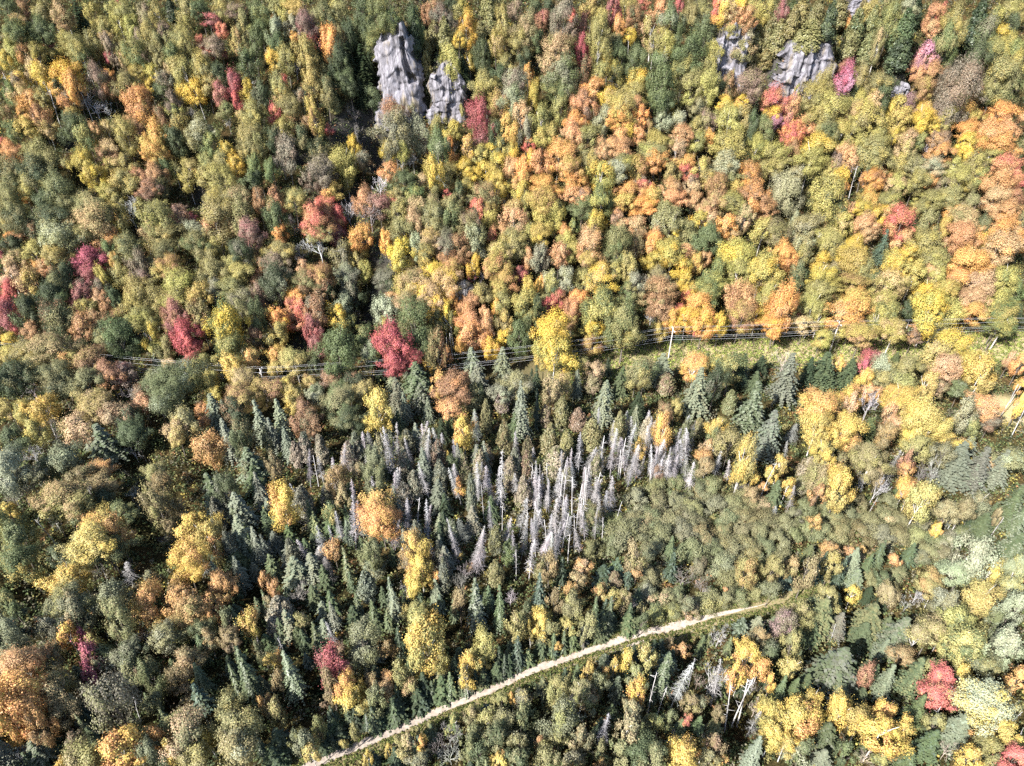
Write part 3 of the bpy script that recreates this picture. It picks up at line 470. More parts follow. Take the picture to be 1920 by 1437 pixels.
(1000, 350, '''150 190 110 160 by-G;60 210 150 150 bG-o;60 300 170 130 bG-Y;420 230 130 130 bY-G;270 270 80 100 bg-y;200 300 90 90 bO-A;390 370 190 190 bA-T;360 480 170 110 bG-T;570 340 200 210 bo-g;560 450 170 130 bg-o;700 370 120 150 bB-o;170 430 150 150 bT-A;220 360 110 110 by-o;240 430 90 120 bG-y;50 450 120 150 bP-k;60 550 120 100 wT;620 270 110 100 bA-T;700 240 130 100 bT-A;560 200 110 110 bM-A;930 200 210 210 bo-P;820 330 160 130 bA-O;870 350 90 70 bR-O;960 310 110 90 bY-G;1190 330 190 200 bg-d;1050 330 140 130 bg-o;1100 410 100 110 bd-g;1110 230 130 130 by-Y;1180 190 130 110 bA-T;1290 260 150 150 bO-T;1420 190 130 150 bo-T;1430 260 140 130 wk;1340 330 110 80 bT-G;1540 290 150 170 by-G;1640 300 210 180 bo-M;1770 260 90 190 bP-o;1690 430 170 150 bO;1730 500 110 100 bO-B;1400 440 220 180 bY-y;1310 450 150 130 bY-y;1540 520 240 200 by-Y;1380 550 190 150 by-o;1580 620 200 140 by-T;1590 720 170 170 by;1560 800 130 130 by-Y;930 440 230 160 bY-y;1030 430 140 110 bA;800 500 120 130 bG-Y;1000 540 130 120 bY-O;1100 510 110 110 bG-O;1150 490 90 100 bA-T;1040 620 110 110 bY;1220 560 150 140 bg-y;1200 650 200 150 by-g;1170 720 150 120 by-g;850 590 160 130 bo-k;860 680 210 180 bo-B;870 790 190 150 bB-T;750 680 110 170 wT;660 540 150 170 bo;690 640 130 130 bP-k;560 560 130 130 bG-o;450 600 220 150 bY-T;350 630 150 130 bG-o;230 610 130 140 bP-o;120 620 120 130 by-P;30 640 80 90 bO-Y;110 700 130 110 bo-d;170 740 110 100 bR-B;110 790 120 90 bR-A;290 750 150 110 bO-A;260 820 110 130 bA-B;260 900 100 100 bB-G;30 800 100 150 bd-g;140 940 260 240 bY-G;140 1080 270 230 bY-y;70 1130 150 140 bY-y;480 790 280 250 bg-y;400 870 150 190 bg-y;620 870 220 260 bg-o;400 960 150 140 by-Y;600 1010 200 120 bg-y;640 690 130 110 bo-g;480 960 70 60 bm;790 890 90 110 wL;930 870 110 120 bY-O;1020 740 70 110 bR-O;980 820 90 60 bR-O;1090 790 170 150 bO-Y;1030 880 170 150 bY-O;1150 880 180 150 bO-Y;1260 900 130 140 bY-y;1080 950 90 80 bO-R;850 970 100 100 bG-T;1060 690 100 80 bO-Y;1400 730 210 190 bB-A;1400 850 190 150 bB-G;1500 880 100 110 bY-G;1690 770 200 300 bO-A;1640 910 190 130 bO-Y;1580 890 80 100 bO;1780 700 70 150 bd-o;380 1060 130 100 bG-B;980 1010 80 110 fd;1170 1065 50 50 fg;1090 1180 200 150 bY-O;1230 1130 130 120 bY-y;1330 1180 180 170 by-g;1400 1250 120 250 sd;1530 1210 120 160 fd;1490 1330 130 140 sg;1700 1290 190 380 sk-P;1680 1110 160 170 wT;1100 1400 200 380 sP;1230 1310 140 190 bk-d;860 1190 190 220 sP-g;750 1170 150 150 bo-g;890 1340 150 170 cB-o;690 1250 130 140 by-o;600 1280 110 160 fg;500 1220 80 150 fd;580 1340 130 200 fg;490 1390 110 180 sP;290 1340 90 220 sP;190 1300 150 130 bG-T;120 1340 150 180 bo-T;20 1310 90 220 fd;400 1330 140 180 cB-o;350 1190 100 90 by;420 1230 120 110 bG-T'''),
(1420, 350, '''330 280 200 190 bP-o;300 380 150 150 bP-o;310 460 130 140 bo;290 570 130 150 bo-d;450 250 80 80 bA;500 350 170 150 by;590 250 130 130 bG-T;530 430 130 130 bo-d;740 240 170 130 bT-A;740 320 110 100 bT-A;820 190 120 110 bY-G;980 220 200 180 bA-R;970 340 130 110 bA-T;1140 230 150 150 bo-d;1250 260 110 130 bG-O;1320 190 80 80 bO-A;1400 200 190 130 bo-T;1410 320 190 160 bA-T;1340 360 110 150 bA-T;1510 260 90 150 bd-o;1650 290 220 170 bO-T;1640 400 270 190 bT-O;1740 370 120 130 bO-T;1560 340 110 110 by-Y;1690 220 130 110 bO-A;1780 210 60 130 bo-P;835 420 110 250 sb;650 400 170 130 bY-G;600 460 160 130 bY-G;680 500 200 170 bG-o;740 570 170 160 bo-G;790 620 100 120 bd;1160 380 230 170 by-o;1030 430 130 100 bY-G;920 480 130 130 by-Y;960 540 120 120 bY;1060 560 150 150 by-G;1180 480 200 140 by-o;1170 570 130 110 bA-M;1390 490 250 170 bO;1350 590 160 110 bO-A;1500 510 150 130 bO-A;1500 640 210 170 bT-M;1470 740 190 150 bT-B;1690 600 200 170 by-g;1740 690 140 150 bg-y;1660 770 180 150 by-g;1640 850 200 180 bg-y;1620 930 200 110 by-g;1740 850 110 130 bd-g;1440 830 170 140 bG-O;1220 600 130 130 by-T;1270 700 170 150 by-G;1130 700 130 110 bY-O;1180 800 240 200 by-Y;1300 840 150 150 by-G;1210 900 180 110 by-o;1070 790 110 150 by;1020 830 90 130 bd;900 650 190 190 by-T;860 770 200 180 by-T;910 850 180 170 by-g;820 860 150 160 by-g;930 940 200 100 by-T;440 490 110 120 bY-G;430 600 190 150 by-Y;400 710 170 180 by-o;380 810 170 170 by-o;520 560 120 110 bo-M;630 640 190 100 bG-B;640 740 230 170 bO-G;600 830 230 170 bO-T;640 900 170 120 bO-T;420 870 120 120 by-G;310 850 80 90 bA-R;320 920 150 100 bG-T;1080 940 100 70 bA-T;700 990 230 130 bG-B;560 980 120 100 bk-G;430 1010 120 100 bG-y;1050 1010 100 90 bM-A;1300 1040 250 180 bG-Y;1210 1120 170 170 bG-T;1310 1200 200 160 bA-T;1480 1110 170 180 bY-y;1510 1240 180 200 bY-G;1780 1180 100 150 bO-A;1770 1330 90 110 bY-O;1700 1150 80 120 bA-T;935 1110 60 90 fg;1100 1120 60 110 fg;1010 1200 190 150 bo-y;770 1160 130 120 bQ-R;735 1210 80 120 bR-Q;720 1290 110 140 bY-O;560 1190 90 110 bY-O;610 1270 170 160 sg-d;440 1230 200 270 sg-d;340 1260 120 230 sd;840 1200 130 140 bo-P;850 1300 140 130 bo;980 1310 180 140 bo-y;1160 1320 150 170 bY-G;960 1400 200 110 bY-O;1220 1350 120 100 bT-o;1370 1360 150 110 bg-P;640 1390 130 130 bY-O;740 1380 130 110 bO-T;800 1370 15 100 nL'''),
(0, 700, '''1737 1172 103 282 sP-k;1478 967 114 274 ck;1619 1367 121 266 sP;1563 1206 121 292 ck;1517 273 86 200 sk;1783 1189 99 218 sk;1678 658 115 195 ck-o;1495 835 108 295 sk;1467 1098 87 235 ck-o;1448 1140 116 280 sd;1462 1382 113 246 sk;1749 796 104 275 sk-P;1701 1184 83 208 sg;1657 1074 106 152 sg;1590 997 70 185 fg;60 230 130 140 bG-T;170 250 120 130 bY-y;280 240 180 170 bY-G;240 390 130 150 by-Y;70 440 170 150 bd-g;370 420 170 220 wk;430 570 200 170 bk-P;620 230 250 180 bT-G;540 350 200 170 bG-T;740 280 180 160 bT-B;700 480 230 240 sP-g;620 440 120 200 sP;880 280 170 170 bB-d;960 190 140 130 bA-k;900 390 220 200 bd;1090 250 110 150 wL;1180 380 170 160 bG-T;1240 320 200 200 bo-G;1340 270 120 130 bB-O;1400 500 180 200 bO-A;1420 600 170 150 bO-B;1460 300 170 340 sP;1540 470 120 330 sP;1750 340 130 320 sP;1620 400 150 180 bB-d;1560 220 160 160 bB-d;1690 620 200 260 sg-P;1720 720 150 220 sg;1440 830 170 330 sg-P;1530 760 130 200 bd;1610 930 190 300 sP;1640 1120 190 360 sP;1600 1290 180 200 cg;1720 1340 100 150 sk;230 560 150 170 wL;60 640 180 240 bP-d;80 560 140 180 bP-g;180 690 180 150 bo-k;90 740 130 130 wL;290 630 110 170 bo-d;100 850 150 130 wk;400 830 320 190 bA-G;340 920 200 170 bg-G;510 900 200 180 bG-d;690 640 150 100 bO-B;560 690 170 160 bB-o;700 720 170 140 bB-O;590 780 110 180 wL;910 540 130 160 wL;880 680 180 180 sd;1040 640 140 120 bG-T;1080 750 150 160 bB-O;1050 880 220 240 bB-G;880 820 120 80 wP;1180 930 140 130 bB-A;1130 1020 130 120 bB-G;830 930 180 150 bG-d;700 840 200 150 bd-o;60 1020 190 250 by-g;100 1110 200 220 bg-y;130 1230 250 240 bg-Y;60 940 120 140 bY-y;380 1010 120 150 wP;340 1080 24 250 nL;410 1220 150 150 bd-P;660 970 180 130 bY-O;650 1070 360 280 bG-Y;770 1050 170 200 bO-B;560 1130 200 180 bG-o;720 1180 250 200 bG-d;1330 1010 220 180 bY-O;1410 1090 180 200 bY-G;1220 1220 260 250 bY-O;1430 1160 130 150 bO-G;1120 1110 120 110 wk;1050 1110 150 160 bG-d;860 1370 140 170 xL;680 1310 190 190 wk;560 1250 170 150 bG-d;450 1350 230 150 bY-G;560 1400 150 80 bY-T;1000 1360 130 130 bo-k;1380 1310 120 150 xL;1480 1400 170 100 bO-A;1200 1400 150 80 bO-B;1770 1390 80 100 bO-A'''),
(500, 700, '''1291 620 91 280 sk;199 1330 125 216 ck-o;928 818 118 193 cT-k;283 384 105 219 cT-k;11 468 84 212 ck-o;1511 925 104 201 sg;1171 1213 84 241 sk;1545 1139 124 220 ck-o;1671 649 104 281 ck;1188 1322 104 214 cT-k;437 408 116 191 sP;971 1182 109 206 ck-o;809 322 102 274 sP;1080 523 110 241 ck;1669 368 118 216 sg;1233 349 87 193 sg;1014 1122 124 253 ck;624 554 118 201 ck;205 564 100 211 cT-k;669 1019 115 208 ck;181 1244 104 280 ck;1418 617 121 275 sk-P;1196 1383 102 272 ck-o;418 856 124 218 ck-o;1387 997 122 220 sk;873 907 104 284 sk;947 1183 92 208 sk-P;1465 591 96 261 sP;1402 338 80 193 sP-k;934 1185 104 264 sk;269 511 102 238 ck;1159 1237 115 234 sk;25 946 125 224 sk-P;301 980 89 245 sg;1593 1082 93 211 xL;1496 720 93 205 xL;1426 736 94 279 xL;1724 1099 59 223 xL;1517 804 77 243 xL;1599 1199 67 204 xL;1714 1157 70 202 xL;1673 1186 90 250 xL;1790 608 80 198 xL;1461 1220 91 181 xL;1417 783 74 219 xL;1434 671 70 198 xL;1556 778 67 259 xL;1516 975 64 267 xL;1693 754 91 174 xL;1389 1190 65 286 xL;1021 1203 76 241 xL;952 1240 61 216 xL;1133 1173 74 189 xL;849 1094 87 227 xL;578 865 81 235 xL;447 1135 69 211 xL;1292 1161 56 280 xL;663 478 77 192 xL;734 672 70 232 xL;1272 693 87 214 xL;750 991 65 217 xL;1090 727 89 292 xL;1060 447 73 195 xL;1287 1147 88 290 xL;493 1044 82 225 xL;743 985 85 265 xL;1015 442 86 238 xL;865 977 88 225 xL;1196 499 90 244 xL;1308 747 85 289 xL;733 1124 104 133 fd-b;391 1378 120 201 fg-d;46 969 85 121 fg;792 941 92 130 fg-y;1193 1031 108 204 fd-g;765 949 84 190 fg;319 1142 105 152 fd-g;331 1031 109 213 fg-y;1172 1016 91 165 sP;544 984 80 203 fg;758 1028 109 207 fg-y;28 1037 115 130 fg-d;190 1375 81 191 fd-b;570 1412 74 147 fg-d;1028 1152 71 180 fg-d;550 1079 75 182 sP;851 1238 99 136 fg;265 1179 101 160 fg;791 1051 115 209 fg-y;1 982 105 205 fd-g;687 1311 106 165 sg;844 544 63 206 xL;721 478 80 215 xL;933 985 63 297 xL;271 840 82 239 xL;875 747 92 265 xL;865 735 71 268 xL;1077 567 78 270 xL;1291 577 78 293 xL;262 1168 92 199 xL;1156 486 91 235 xL;491 579 94 244 xL;841 789 85 281 xL;736 778 89 248 xL;872 473 78 283 xL;1090 610 80 184 xL;1063 976 69 198 xL;976 545 63 228 xL;594 977 73 273 xL;1076 1066 67 288 xL;447 710 88 239 xL;764 794 72 253 xL;1114 1202 85 229 xL;740 210 200 240 bY;720 300 150 110 bY-P;500 180 240 200 bo-g;560 290 200 170 bd-o;230 270 170 170 bB-O;300 340 150 170 bB-d;180 180 140 140 bG-Y;880 170 130 280 sP;930 240 100 220 sP;890 340 110 180 sg;1040 170 150 220 sg-P;1090 260 90 200 sP;1240 230 190 150 bO-B;1330 370 160 200 bY-O;1425 380 100 230 xP;1400 180 150 240 co;1480 310 100 270 co;1590 200 130 220 co-M;1710 270 140 420 sP;1690 520 80 260 xL;1600 470 120 310 co;1760 510 90 180 cB-o;100 340 130 330 sP;140 490 100 260 sP-k;40 430 110 260 sk;260 530 130 220 cT-k;370 530 110 240 cT-k;270 650 60 250 xL;330 670 40 200 nL;365 660 80 180 xL;50 610 100 200 bB-k;560 570 130 230 cT-k;600 470 100 160 ck;640 390 110 160 fd;700 570 150 210 bk-P;770 490 110 160 bT-P;845 540 110 390 xL;810 660 120 140 fd;700 700 150 190 bk-o;470 700 150 180 bA-O;600 660 100 130 bA-T;500 810 120 130 bA-T;1010 440 110 220 sP;1070 490 100 310 xL;1060 640 120 280 sk-P;950 480 120 220 ck-o;930 630 130 260 cT-k;1000 770 120 240 cT-k;1160 570 120 250 cB-k;1170 710 130 260 ck;1200 520 80 90 bY-G;1250 610 100 150 bd;1160 830 150 250 sk-P;1300 760 80 90 bY-O;1180 390 110 190 sd;1310 570 100 140 fg;1410 530 90 120 fg;1330 660 110 230 cB-o;1440 650 120 260 cT-o;1480 570 120 190 cB-o;1380 860 90 340 ck;1460 880 15 260 nL;1570 770 110 430 xL;1585 1010 20 220 nL;1640 690 130 260 cT-o;1750 650 110 260 cB-o;1730 820 130 270 cT-o;1700 970 120 270 xL;100 860 180 250 bY-O;250 880 150 250 cT-k;260 990 120 150 wT;750 870 210 200 bO-Y;770 960 240 230 bO-Y;570 840 110 210 cg;565 1000 120 400 xL;440 910 120 140 bg-y;440 1020 180 170 fg;70 1040 150 180 fg-d;160 1110 130 210 fg;60 1140 130 160 sk;370 1160 120 260 xL;450 1190 120 130 bO-B;350 1260 130 160 xP;160 1220 150 210 sk-P;200 1340 200 200 sP;310 1310 180 200 sP;40 1310 130 210 fg-y;540 1300 90 260 fg-y;430 1340 130 180 xk;640 1160 80 140 fg;700 1180 160 190 bk-o;720 1290 200 210 co-k;850 1140 120 150 wk;900 1060 110 140 ck;970 950 120 200 wk;1005 970 24 220 nL;1010 1150 170 200 bO-Y;1110 1200 60 70 bO;1040 1300 170 170 bY;1020 1390 180 130 bY-O;1140 1370 120 90 bY-O;980 1250 150 120 bB-O;1200 1260 150 220 sk;1170 1110 90 210 fd;1250 1080 130 200 ck;1350 1100 130 170 xP;1400 1190 130 390 xL;1310 1240 50 40 by-Y;1330 1340 140 200 wk;1380 1300 60 60 bO;1540 1360 130 210 co;1640 1210 130 210 cg;1680 1310 20 170 nL;1770 1240 100 310 xL;1200 900 110 200 fd'''),
(1000, 700, '''11 1014 59 241 xL;92 834 76 221 xL;343 782 75 216 xL;28 840 78 239 xL;464 614 69 185 xL;196 637 57 239 xL;263 632 68 254 xL;215 939 93 282 xL;360 1018 82 265 xL;424 1030 62 237 xL;50 895 70 224 xL;160 1184 60 228 xL;226 1034 79 182 xL;25 752 66 283 xL;311 556 89 284 xL;224 1000 72 242 xL;211 707 68 281 xL;457 980 75 239 xL;548 460 93 182 xL;450 336 66 248 xL;1053 491 80 211 xL;967 468 92 214 xL;826 632 61 244 xL;729 622 64 183 xL;793 415 70 244 xL;1058 449 89 191 xL;533 415 68 190 xL;651 545 79 242 xL;917 616 67 235 xL;452 564 88 226 xL;846 395 74 180 xL;631 360 72 195 xL;841 482 69 192 xL;686 367 87 179 xL;809 370 75 206 xL;833 405 89 182 xL;751 353 72 229 xL;577 567 74 227 xL;1064 391 61 186 xL;1014 361 79 212 xL;53 750 68 190 xL;198 833 58 184 xL;362 742 77 257 xL;203 844 20 244 nL;17 846 87 176 xL;419 794 69 196 xL;374 748 20 200 nL;-39 1035 20 294 nL;137 1153 78 276 xL;99 705 20 192 nL;40 728 52 192 xL;-1 954 20 223 nL;59 1127 87 235 xL;8 725 20 243 nL;177 745 20 284 nL;331 953 79 259 xL;372 761 94 257 xL;45 702 20 172 nL;362 797 20 213 nL;225 935 89 249 xL;337 741 20 220 nL;-5 998 90 237 xL;143 1083 58 284 xL;281 703 64 241 xL;111 1068 94 251 xL;87 1116 85 250 xL;-20 769 20 193 nL;133 1149 58 255 xL;398 776 76 234 xL;871 628 89 236 xL;839 670 87 208 xL;1019 576 73 254 xL;804 632 83 213 xL;1064 688 96 234 xL;1037 670 90 193 xL;954 629 80 266 xL;499 560 60 186 xL;919 624 98 259 xL;811 595 62 256 xL;634 574 86 258 xL;1006 504 98 194 xL;812 591 87 197 xL;20 260 80 300 fd;190 280 130 240 co;80 310 110 190 co-B;300 330 130 200 cB-A;110 460 150 260 co;220 490 120 220 co;150 610 200 260 co-T;390 430 160 260 co;420 640 90 190 co-T;470 220 150 330 sP;570 390 120 260 co;700 230 130 220 sd;680 340 100 250 sP;640 490 110 360 xL;665 570 90 310 xL;600 570 50 290 nL;770 390 130 210 cT-k;870 380 130 200 bY-O;960 210 110 110 by-G;900 270 130 120 bB-o;1030 390 90 150 bk;1110 380 110 160 co;1320 210 110 200 co-y;1470 240 200 380 sg-P;1250 350 150 130 by-Y;1230 410 110 120 bg-y;1580 430 200 380 sk-P;1320 470 200 180 bG-T;1180 490 110 110 bO-T;1150 560 120 100 bO-B;1170 620 120 120 bT-A;1240 620 80 210 xL;1320 660 60 180 xL;1420 550 150 240 bY-y;1470 670 90 170 bY;1400 650 100 150 by-Y;1380 760 130 90 wk;1555 740 22 270 nL;1610 690 100 110 by-Y;1660 610 100 130 bY-G;1740 410 110 170 xP;1710 570 70 280 xL;1710 750 110 120 bY;1620 830 140 240 fg-b;1740 840 80 210 xL;1630 940 80 120 xL;1540 760 60 60 bO-A;1480 790 110 80 bT-A;770 480 90 210 xL;720 510 80 120 bY-T;790 570 80 260 xL;880 560 110 230 xL;960 580 110 260 xL;1040 520 100 240 xL;930 690 110 170 xL;700 630 100 260 xL;650 650 70 270 xL;530 570 80 290 xL;460 570 40 260 nL;370 580 100 220 xL;290 600 40 170 nL;580 610 40 210 nL;800 650 40 210 nL;850 650 80 80 bB-m;50 770 90 260 xL;110 840 70 260 xL;180 790 40 260 nL;170 770 100 230 xL;270 840 40 290 nL;300 910 40 300 nL;345 860 40 410 nL;410 790 40 220 nL;450 810 100 240 xL;530 830 110 270 xL;490 890 80 210 xL;80 960 80 220 xL;150 980 110 260 xL;200 1060 40 260 nL;30 910 40 220 nL;20 1110 80 260 xL;240 1170 40 210 nL;320 1140 80 180 xL;280 1060 30 220 nL;470 1060 20 170 nL;350 1010 40 220 nL;100 1090 40 220 nL;560 960 30 170 nL;230 710 100 160 ck-o;380 930 150 130 bB-o;830 770 170 140 ao;960 750 170 150 ao-g;1090 700 180 160 ag;1200 780 180 150 ao;1120 800 160 140 ag;840 880 170 150 ao;960 870 180 150 ao-k;690 860 170 220 aP;1080 910 180 150 ao;1220 890 170 130 ak;1340 880 170 150 ao;1440 840 150 140 ao;1530 890 150 140 ao-T;560 1000 150 150 ag;660 990 150 130 aP;800 990 190 150 ag-o;930 1000 170 140 ao;1050 990 170 140 ak;1320 990 170 150 ag-o;1430 980 160 150 ao;1560 1000 170 140 ao;1680 1010 160 150 ao;1750 960 110 140 ao-k;600 1080 220 200 ag;730 1060 160 140 ao-T;860 1090 190 140 ao;1010 1080 170 120 ak;1140 1080 190 150 ao;1280 1080 160 140 ag-o;1400 1070 170 150 ao;1520 1090 180 140 ao;1650 1120 170 150 ao;1760 1100 100 140 ag;1060 1190 200 200 ao-g;1200 1170 160 150 ag;1320 1180 170 150 ao;1450 1180 170 140 ao;1570 1190 160 130 ag-o;1690 1230 140 120 ao;530 1150 150 130 ag;800 1200 150 150 ak;1280 1300 170 190 aP;420 1050 140 230 ao-g;400 1190 140 160 ao;690 1230 120 170 bG-T;920 1190 100 200 fg;930 1310 110 220 fd-b;700 1320 100 80 bO-T;470 1370 170 190 fd-b;560 1320 130 180 fg-b;640 1360 80 190 fd-b;540 1400 130 130 cB-o;190 1360 100 240 fd-b;110 1260 130 170 bB-A;150 1320 50 60 bO;320 1310 120 110 bO-T;300 1380 130 110 bA-T;60 1340 130 160 co;1450 1310 160 180 bG-O;1620 1300 150 170 bG-A;1750 1300 110 130 bG-A;1130 1330 150 150 ak;1000 1380 150 130 wk;800 1370 180 150 ao;1330 1390 160 130 ao;1700 1390 130 120 fd-b'''),
(1420, 700, '''440 240 260 240 bY-O;400 360 230 200 bY;570 370 210 230 bY-G;610 450 130 130 bY-O;520 460 130 190 sg;740 230 150 270 wL;620 260 70 110 fg;660 190 100 130 bT-A;960 190 200 140 bY-T;740 390 150 210 fg;1120 270 240 220 bY;1170 350 210 190 bY;1030 430 140 130 bY-G;900 270 100 160 bA-T;930 280 14 130 nL;950 340 130 120 bA-T;870 410 130 160 bT-O;1100 500 200 160 bo-y;1280 370 120 130 wk;1390 190 24 230 nL;1400 240 150 200 bo-P;1520 190 200 130 bT-O;1450 310 20 210 nL;1500 310 20 210 nL;1440 350 120 130 bg-y;1570 330 130 100 bB-k;1690 190 20 250 nL;1770 320 22 250 nL;1780 190 90 160 bY-O;1350 470 130 90 bY-A;1430 480 110 150 sP;1250 530 150 170 bo-k;1330 620 260 330 sk-P;1480 650 190 340 sk-P;1620 650 170 300 sk-P;1560 590 100 90 bO-T;1690 560 200 120 bo-P;1190 690 130 230 wP;1100 700 130 200 wk;1010 570 100 160 bA-R;1000 660 100 110 bO-A;1000 760 130 130 bY-O;900 630 100 280 xP;950 800 90 140 fg;780 590 240 220 bT-G;720 520 150 130 bG-T;820 690 130 110 bA-T;560 590 110 110 bB-o;430 520 150 130 by-Y;450 590 140 150 bY-y;560 750 180 220 bY-G;500 690 150 160 bY-O;410 700 130 180 bT-G;340 660 160 210 cT-G;300 760 130 160 cT-o;410 800 110 130 bO-B;690 740 110 170 wL;790 800 170 230 wL;770 900 14 140 nL;880 860 150 150 ag;1110 830 200 220 by-G;985 900 24 130 nL;1090 930 170 150 ay-o;1310 1000 140 130 wL;1230 1040 80 90 bY-O;1290 920 160 150 bT-k;1400 900 150 170 bT-B;1480 870 150 150 bT-k;1560 890 70 60 bY-O;1560 970 110 220 sg;1700 910 170 360 sg-P;1760 990 120 270 sg-W;1600 960 70 200 bB-T;1612 1030 20 160 nL;1500 1040 180 220 sg-P;1430 1010 70 200 sd;1720 1170 180 160 sg-W;1440 1240 250 300 bW-P;1350 1330 200 150 bW-P;1580 1320 110 200 bY-G;1750 1330 150 200 by-W;1680 1300 110 110 bG-y;330 900 150 130 ag-o;450 880 130 120 ag;560 870 160 130 ag;680 890 160 140 ao;610 960 170 140 ag-o;400 985 80 90 bO;520 980 150 130 ao;740 990 170 140 ao;860 970 170 140 ao-T;970 1000 160 130 ao;1100 1020 160 130 ak;330 1040 150 130 ao;440 1070 170 140 ag-o;560 1070 170 140 ao;690 1080 170 140 ao;830 1080 170 140 ak;950 1100 170 130 ao;1080 1110 160 140 ao;1190 1130 160 140 ao-g;1290 1140 150 150 ao-P;1380 1090 130 150 ag;1150 1220 180 150 ao;1270 1240 170 160 ak;500 1190 130 110 bO-T;620 1190 90 60 bO-A;720 1190 50 50 bO;350 1210 110 130 fg;510 1280 130 170 bG-Y;430 1310 110 250 fb-d;560 1340 90 240 fd-b;640 1270 130 220 sP;810 1240 110 250 fg-b;740 1300 100 190 fg;930 1260 80 80 bO-A;1020 1230 120 200 fg-b;1080 1240 110 130 ak;340 1310 130 200 bT-B;850 1370 110 80 bd;940 1370 150 130 ao-g;1160 1390 170 110 bG-O;780 1390 130 110 ao;650 1400 150 130 sP'''),
(0, 1037, '''1605 878 86 166 fg-y;1578 240 90 214 sg;1675 290 99 173 fg-d;1556 758 96 164 fd-g;1560 778 109 165 fg-d;1591 394 110 122 fg-d;1795 353 70 213 fg;1610 708 79 177 fg-y;1775 901 103 176 sg;604 1138 82 169 fd;1010 1008 80 150 fg;519 1032 117 210 fd-b;1140 1013 103 228 sg;1317 573 106 191 fd-g;92 380 109 196 sg;791 988 85 204 fd;548 428 127 198 fd-g;860 736 117 193 fg-d;1133 1052 107 205 fd;416 488 90 148 fg-y;110 527 106 169 fd;107 400 127 148 fg-d;525 1095 92 207 fd;968 429 99 154 fd;1121 1139 88 199 fg-y;1231 1386 82 170 fg;749 953 80 187 fg-d;550 849 127 219 fd-g;202 1411 97 172 fg;504 1058 87 154 fd-b;809 947 88 205 fg-d;774 473 107 216 fd-b;1174 775 110 162 fg;440 330 300 180 bG-k;520 390 210 220 bk-T;360 500 170 200 bo-k;760 280 200 220 bk-P;780 440 200 250 bo-T;1000 330 180 230 bO-Y;1050 430 150 150 bO-Y;910 430 110 130 bO;1200 300 200 200 bO-B;1300 350 220 220 bG-O;1430 370 130 170 bO-Y;1500 230 150 110 bO;1230 460 150 110 bG-O;1310 440 80 110 bO;1380 500 150 150 bd-o;1000 560 120 150 wL;940 530 60 80 bO;1100 560 200 180 bo-P;1210 560 100 100 by-g;1690 470 130 200 bO-Y;1590 470 100 240 fg;1530 430 110 150 bk;1740 370 80 160 fg;1400 590 110 130 bA-k;1550 590 170 180 bB-m;460 570 140 190 bY-O;560 550 100 120 bQ;630 600 110 140 bO-G;600 700 140 230 bQ-m;570 820 120 150 bQ;690 650 120 130 bg-o;730 700 150 120 bg-P;850 680 200 180 bd-k;660 770 110 130 bA-k;740 970 260 410 bo-k;860 810 140 140 bg-o;920 810 90 110 bm-M;1030 830 170 250 bg-o;1050 990 140 150 bo-d;1080 890 100 150 wk;1260 700 190 170 bA-T;1220 830 170 190 bB-A;1240 930 130 110 bA-T;1370 650 100 220 sg-P;1360 860 120 260 sg;1350 990 150 260 fg-b;1670 830 150 420 sg;1590 870 90 260 fg;1770 660 90 200 bo-d;1730 630 40 140 xL;130 750 300 280 bA-O;110 880 380 320 bO-Y;60 1080 260 330 bO-Y;230 1120 170 250 bO-A;330 700 170 180 bB-k;390 870 180 200 bG-B;380 970 180 220 bk-A;400 1090 200 200 bB-d;300 1200 160 120 bB-o;80 560 200 250 bk-P;60 330 120 220 bg-y;570 1180 70 230 fg-y;620 1240 100 160 fg;500 1270 130 130 bm-M;330 1290 150 180 fg-d;250 1340 180 190 sg-P;60 1360 200 160 sP-g;140 1380 100 130 wL;780 1330 270 290 bY-O;930 1230 180 180 bY-y;1100 1230 140 170 bY-O;1140 1320 110 150 bY-y;1010 1340 190 200 bk-o;1270 1180 270 260 bo-T;1230 1110 180 170 bo;1390 1240 130 150 by-Y;1300 1380 190 140 by-o;1440 1190 100 170 bB-G;1550 1030 170 200 bG-o;1620 1140 250 250 bo;1590 1310 280 280 bo-P;1690 1100 150 130 bG-o;1780 1030 80 120 bO-G;1760 1320 100 220 fg-d;550 1390 230 110 bG-T;400 1420 90 60 bY;1100 1160 80 90 fg-b;905 1060 24 180 nL'''),
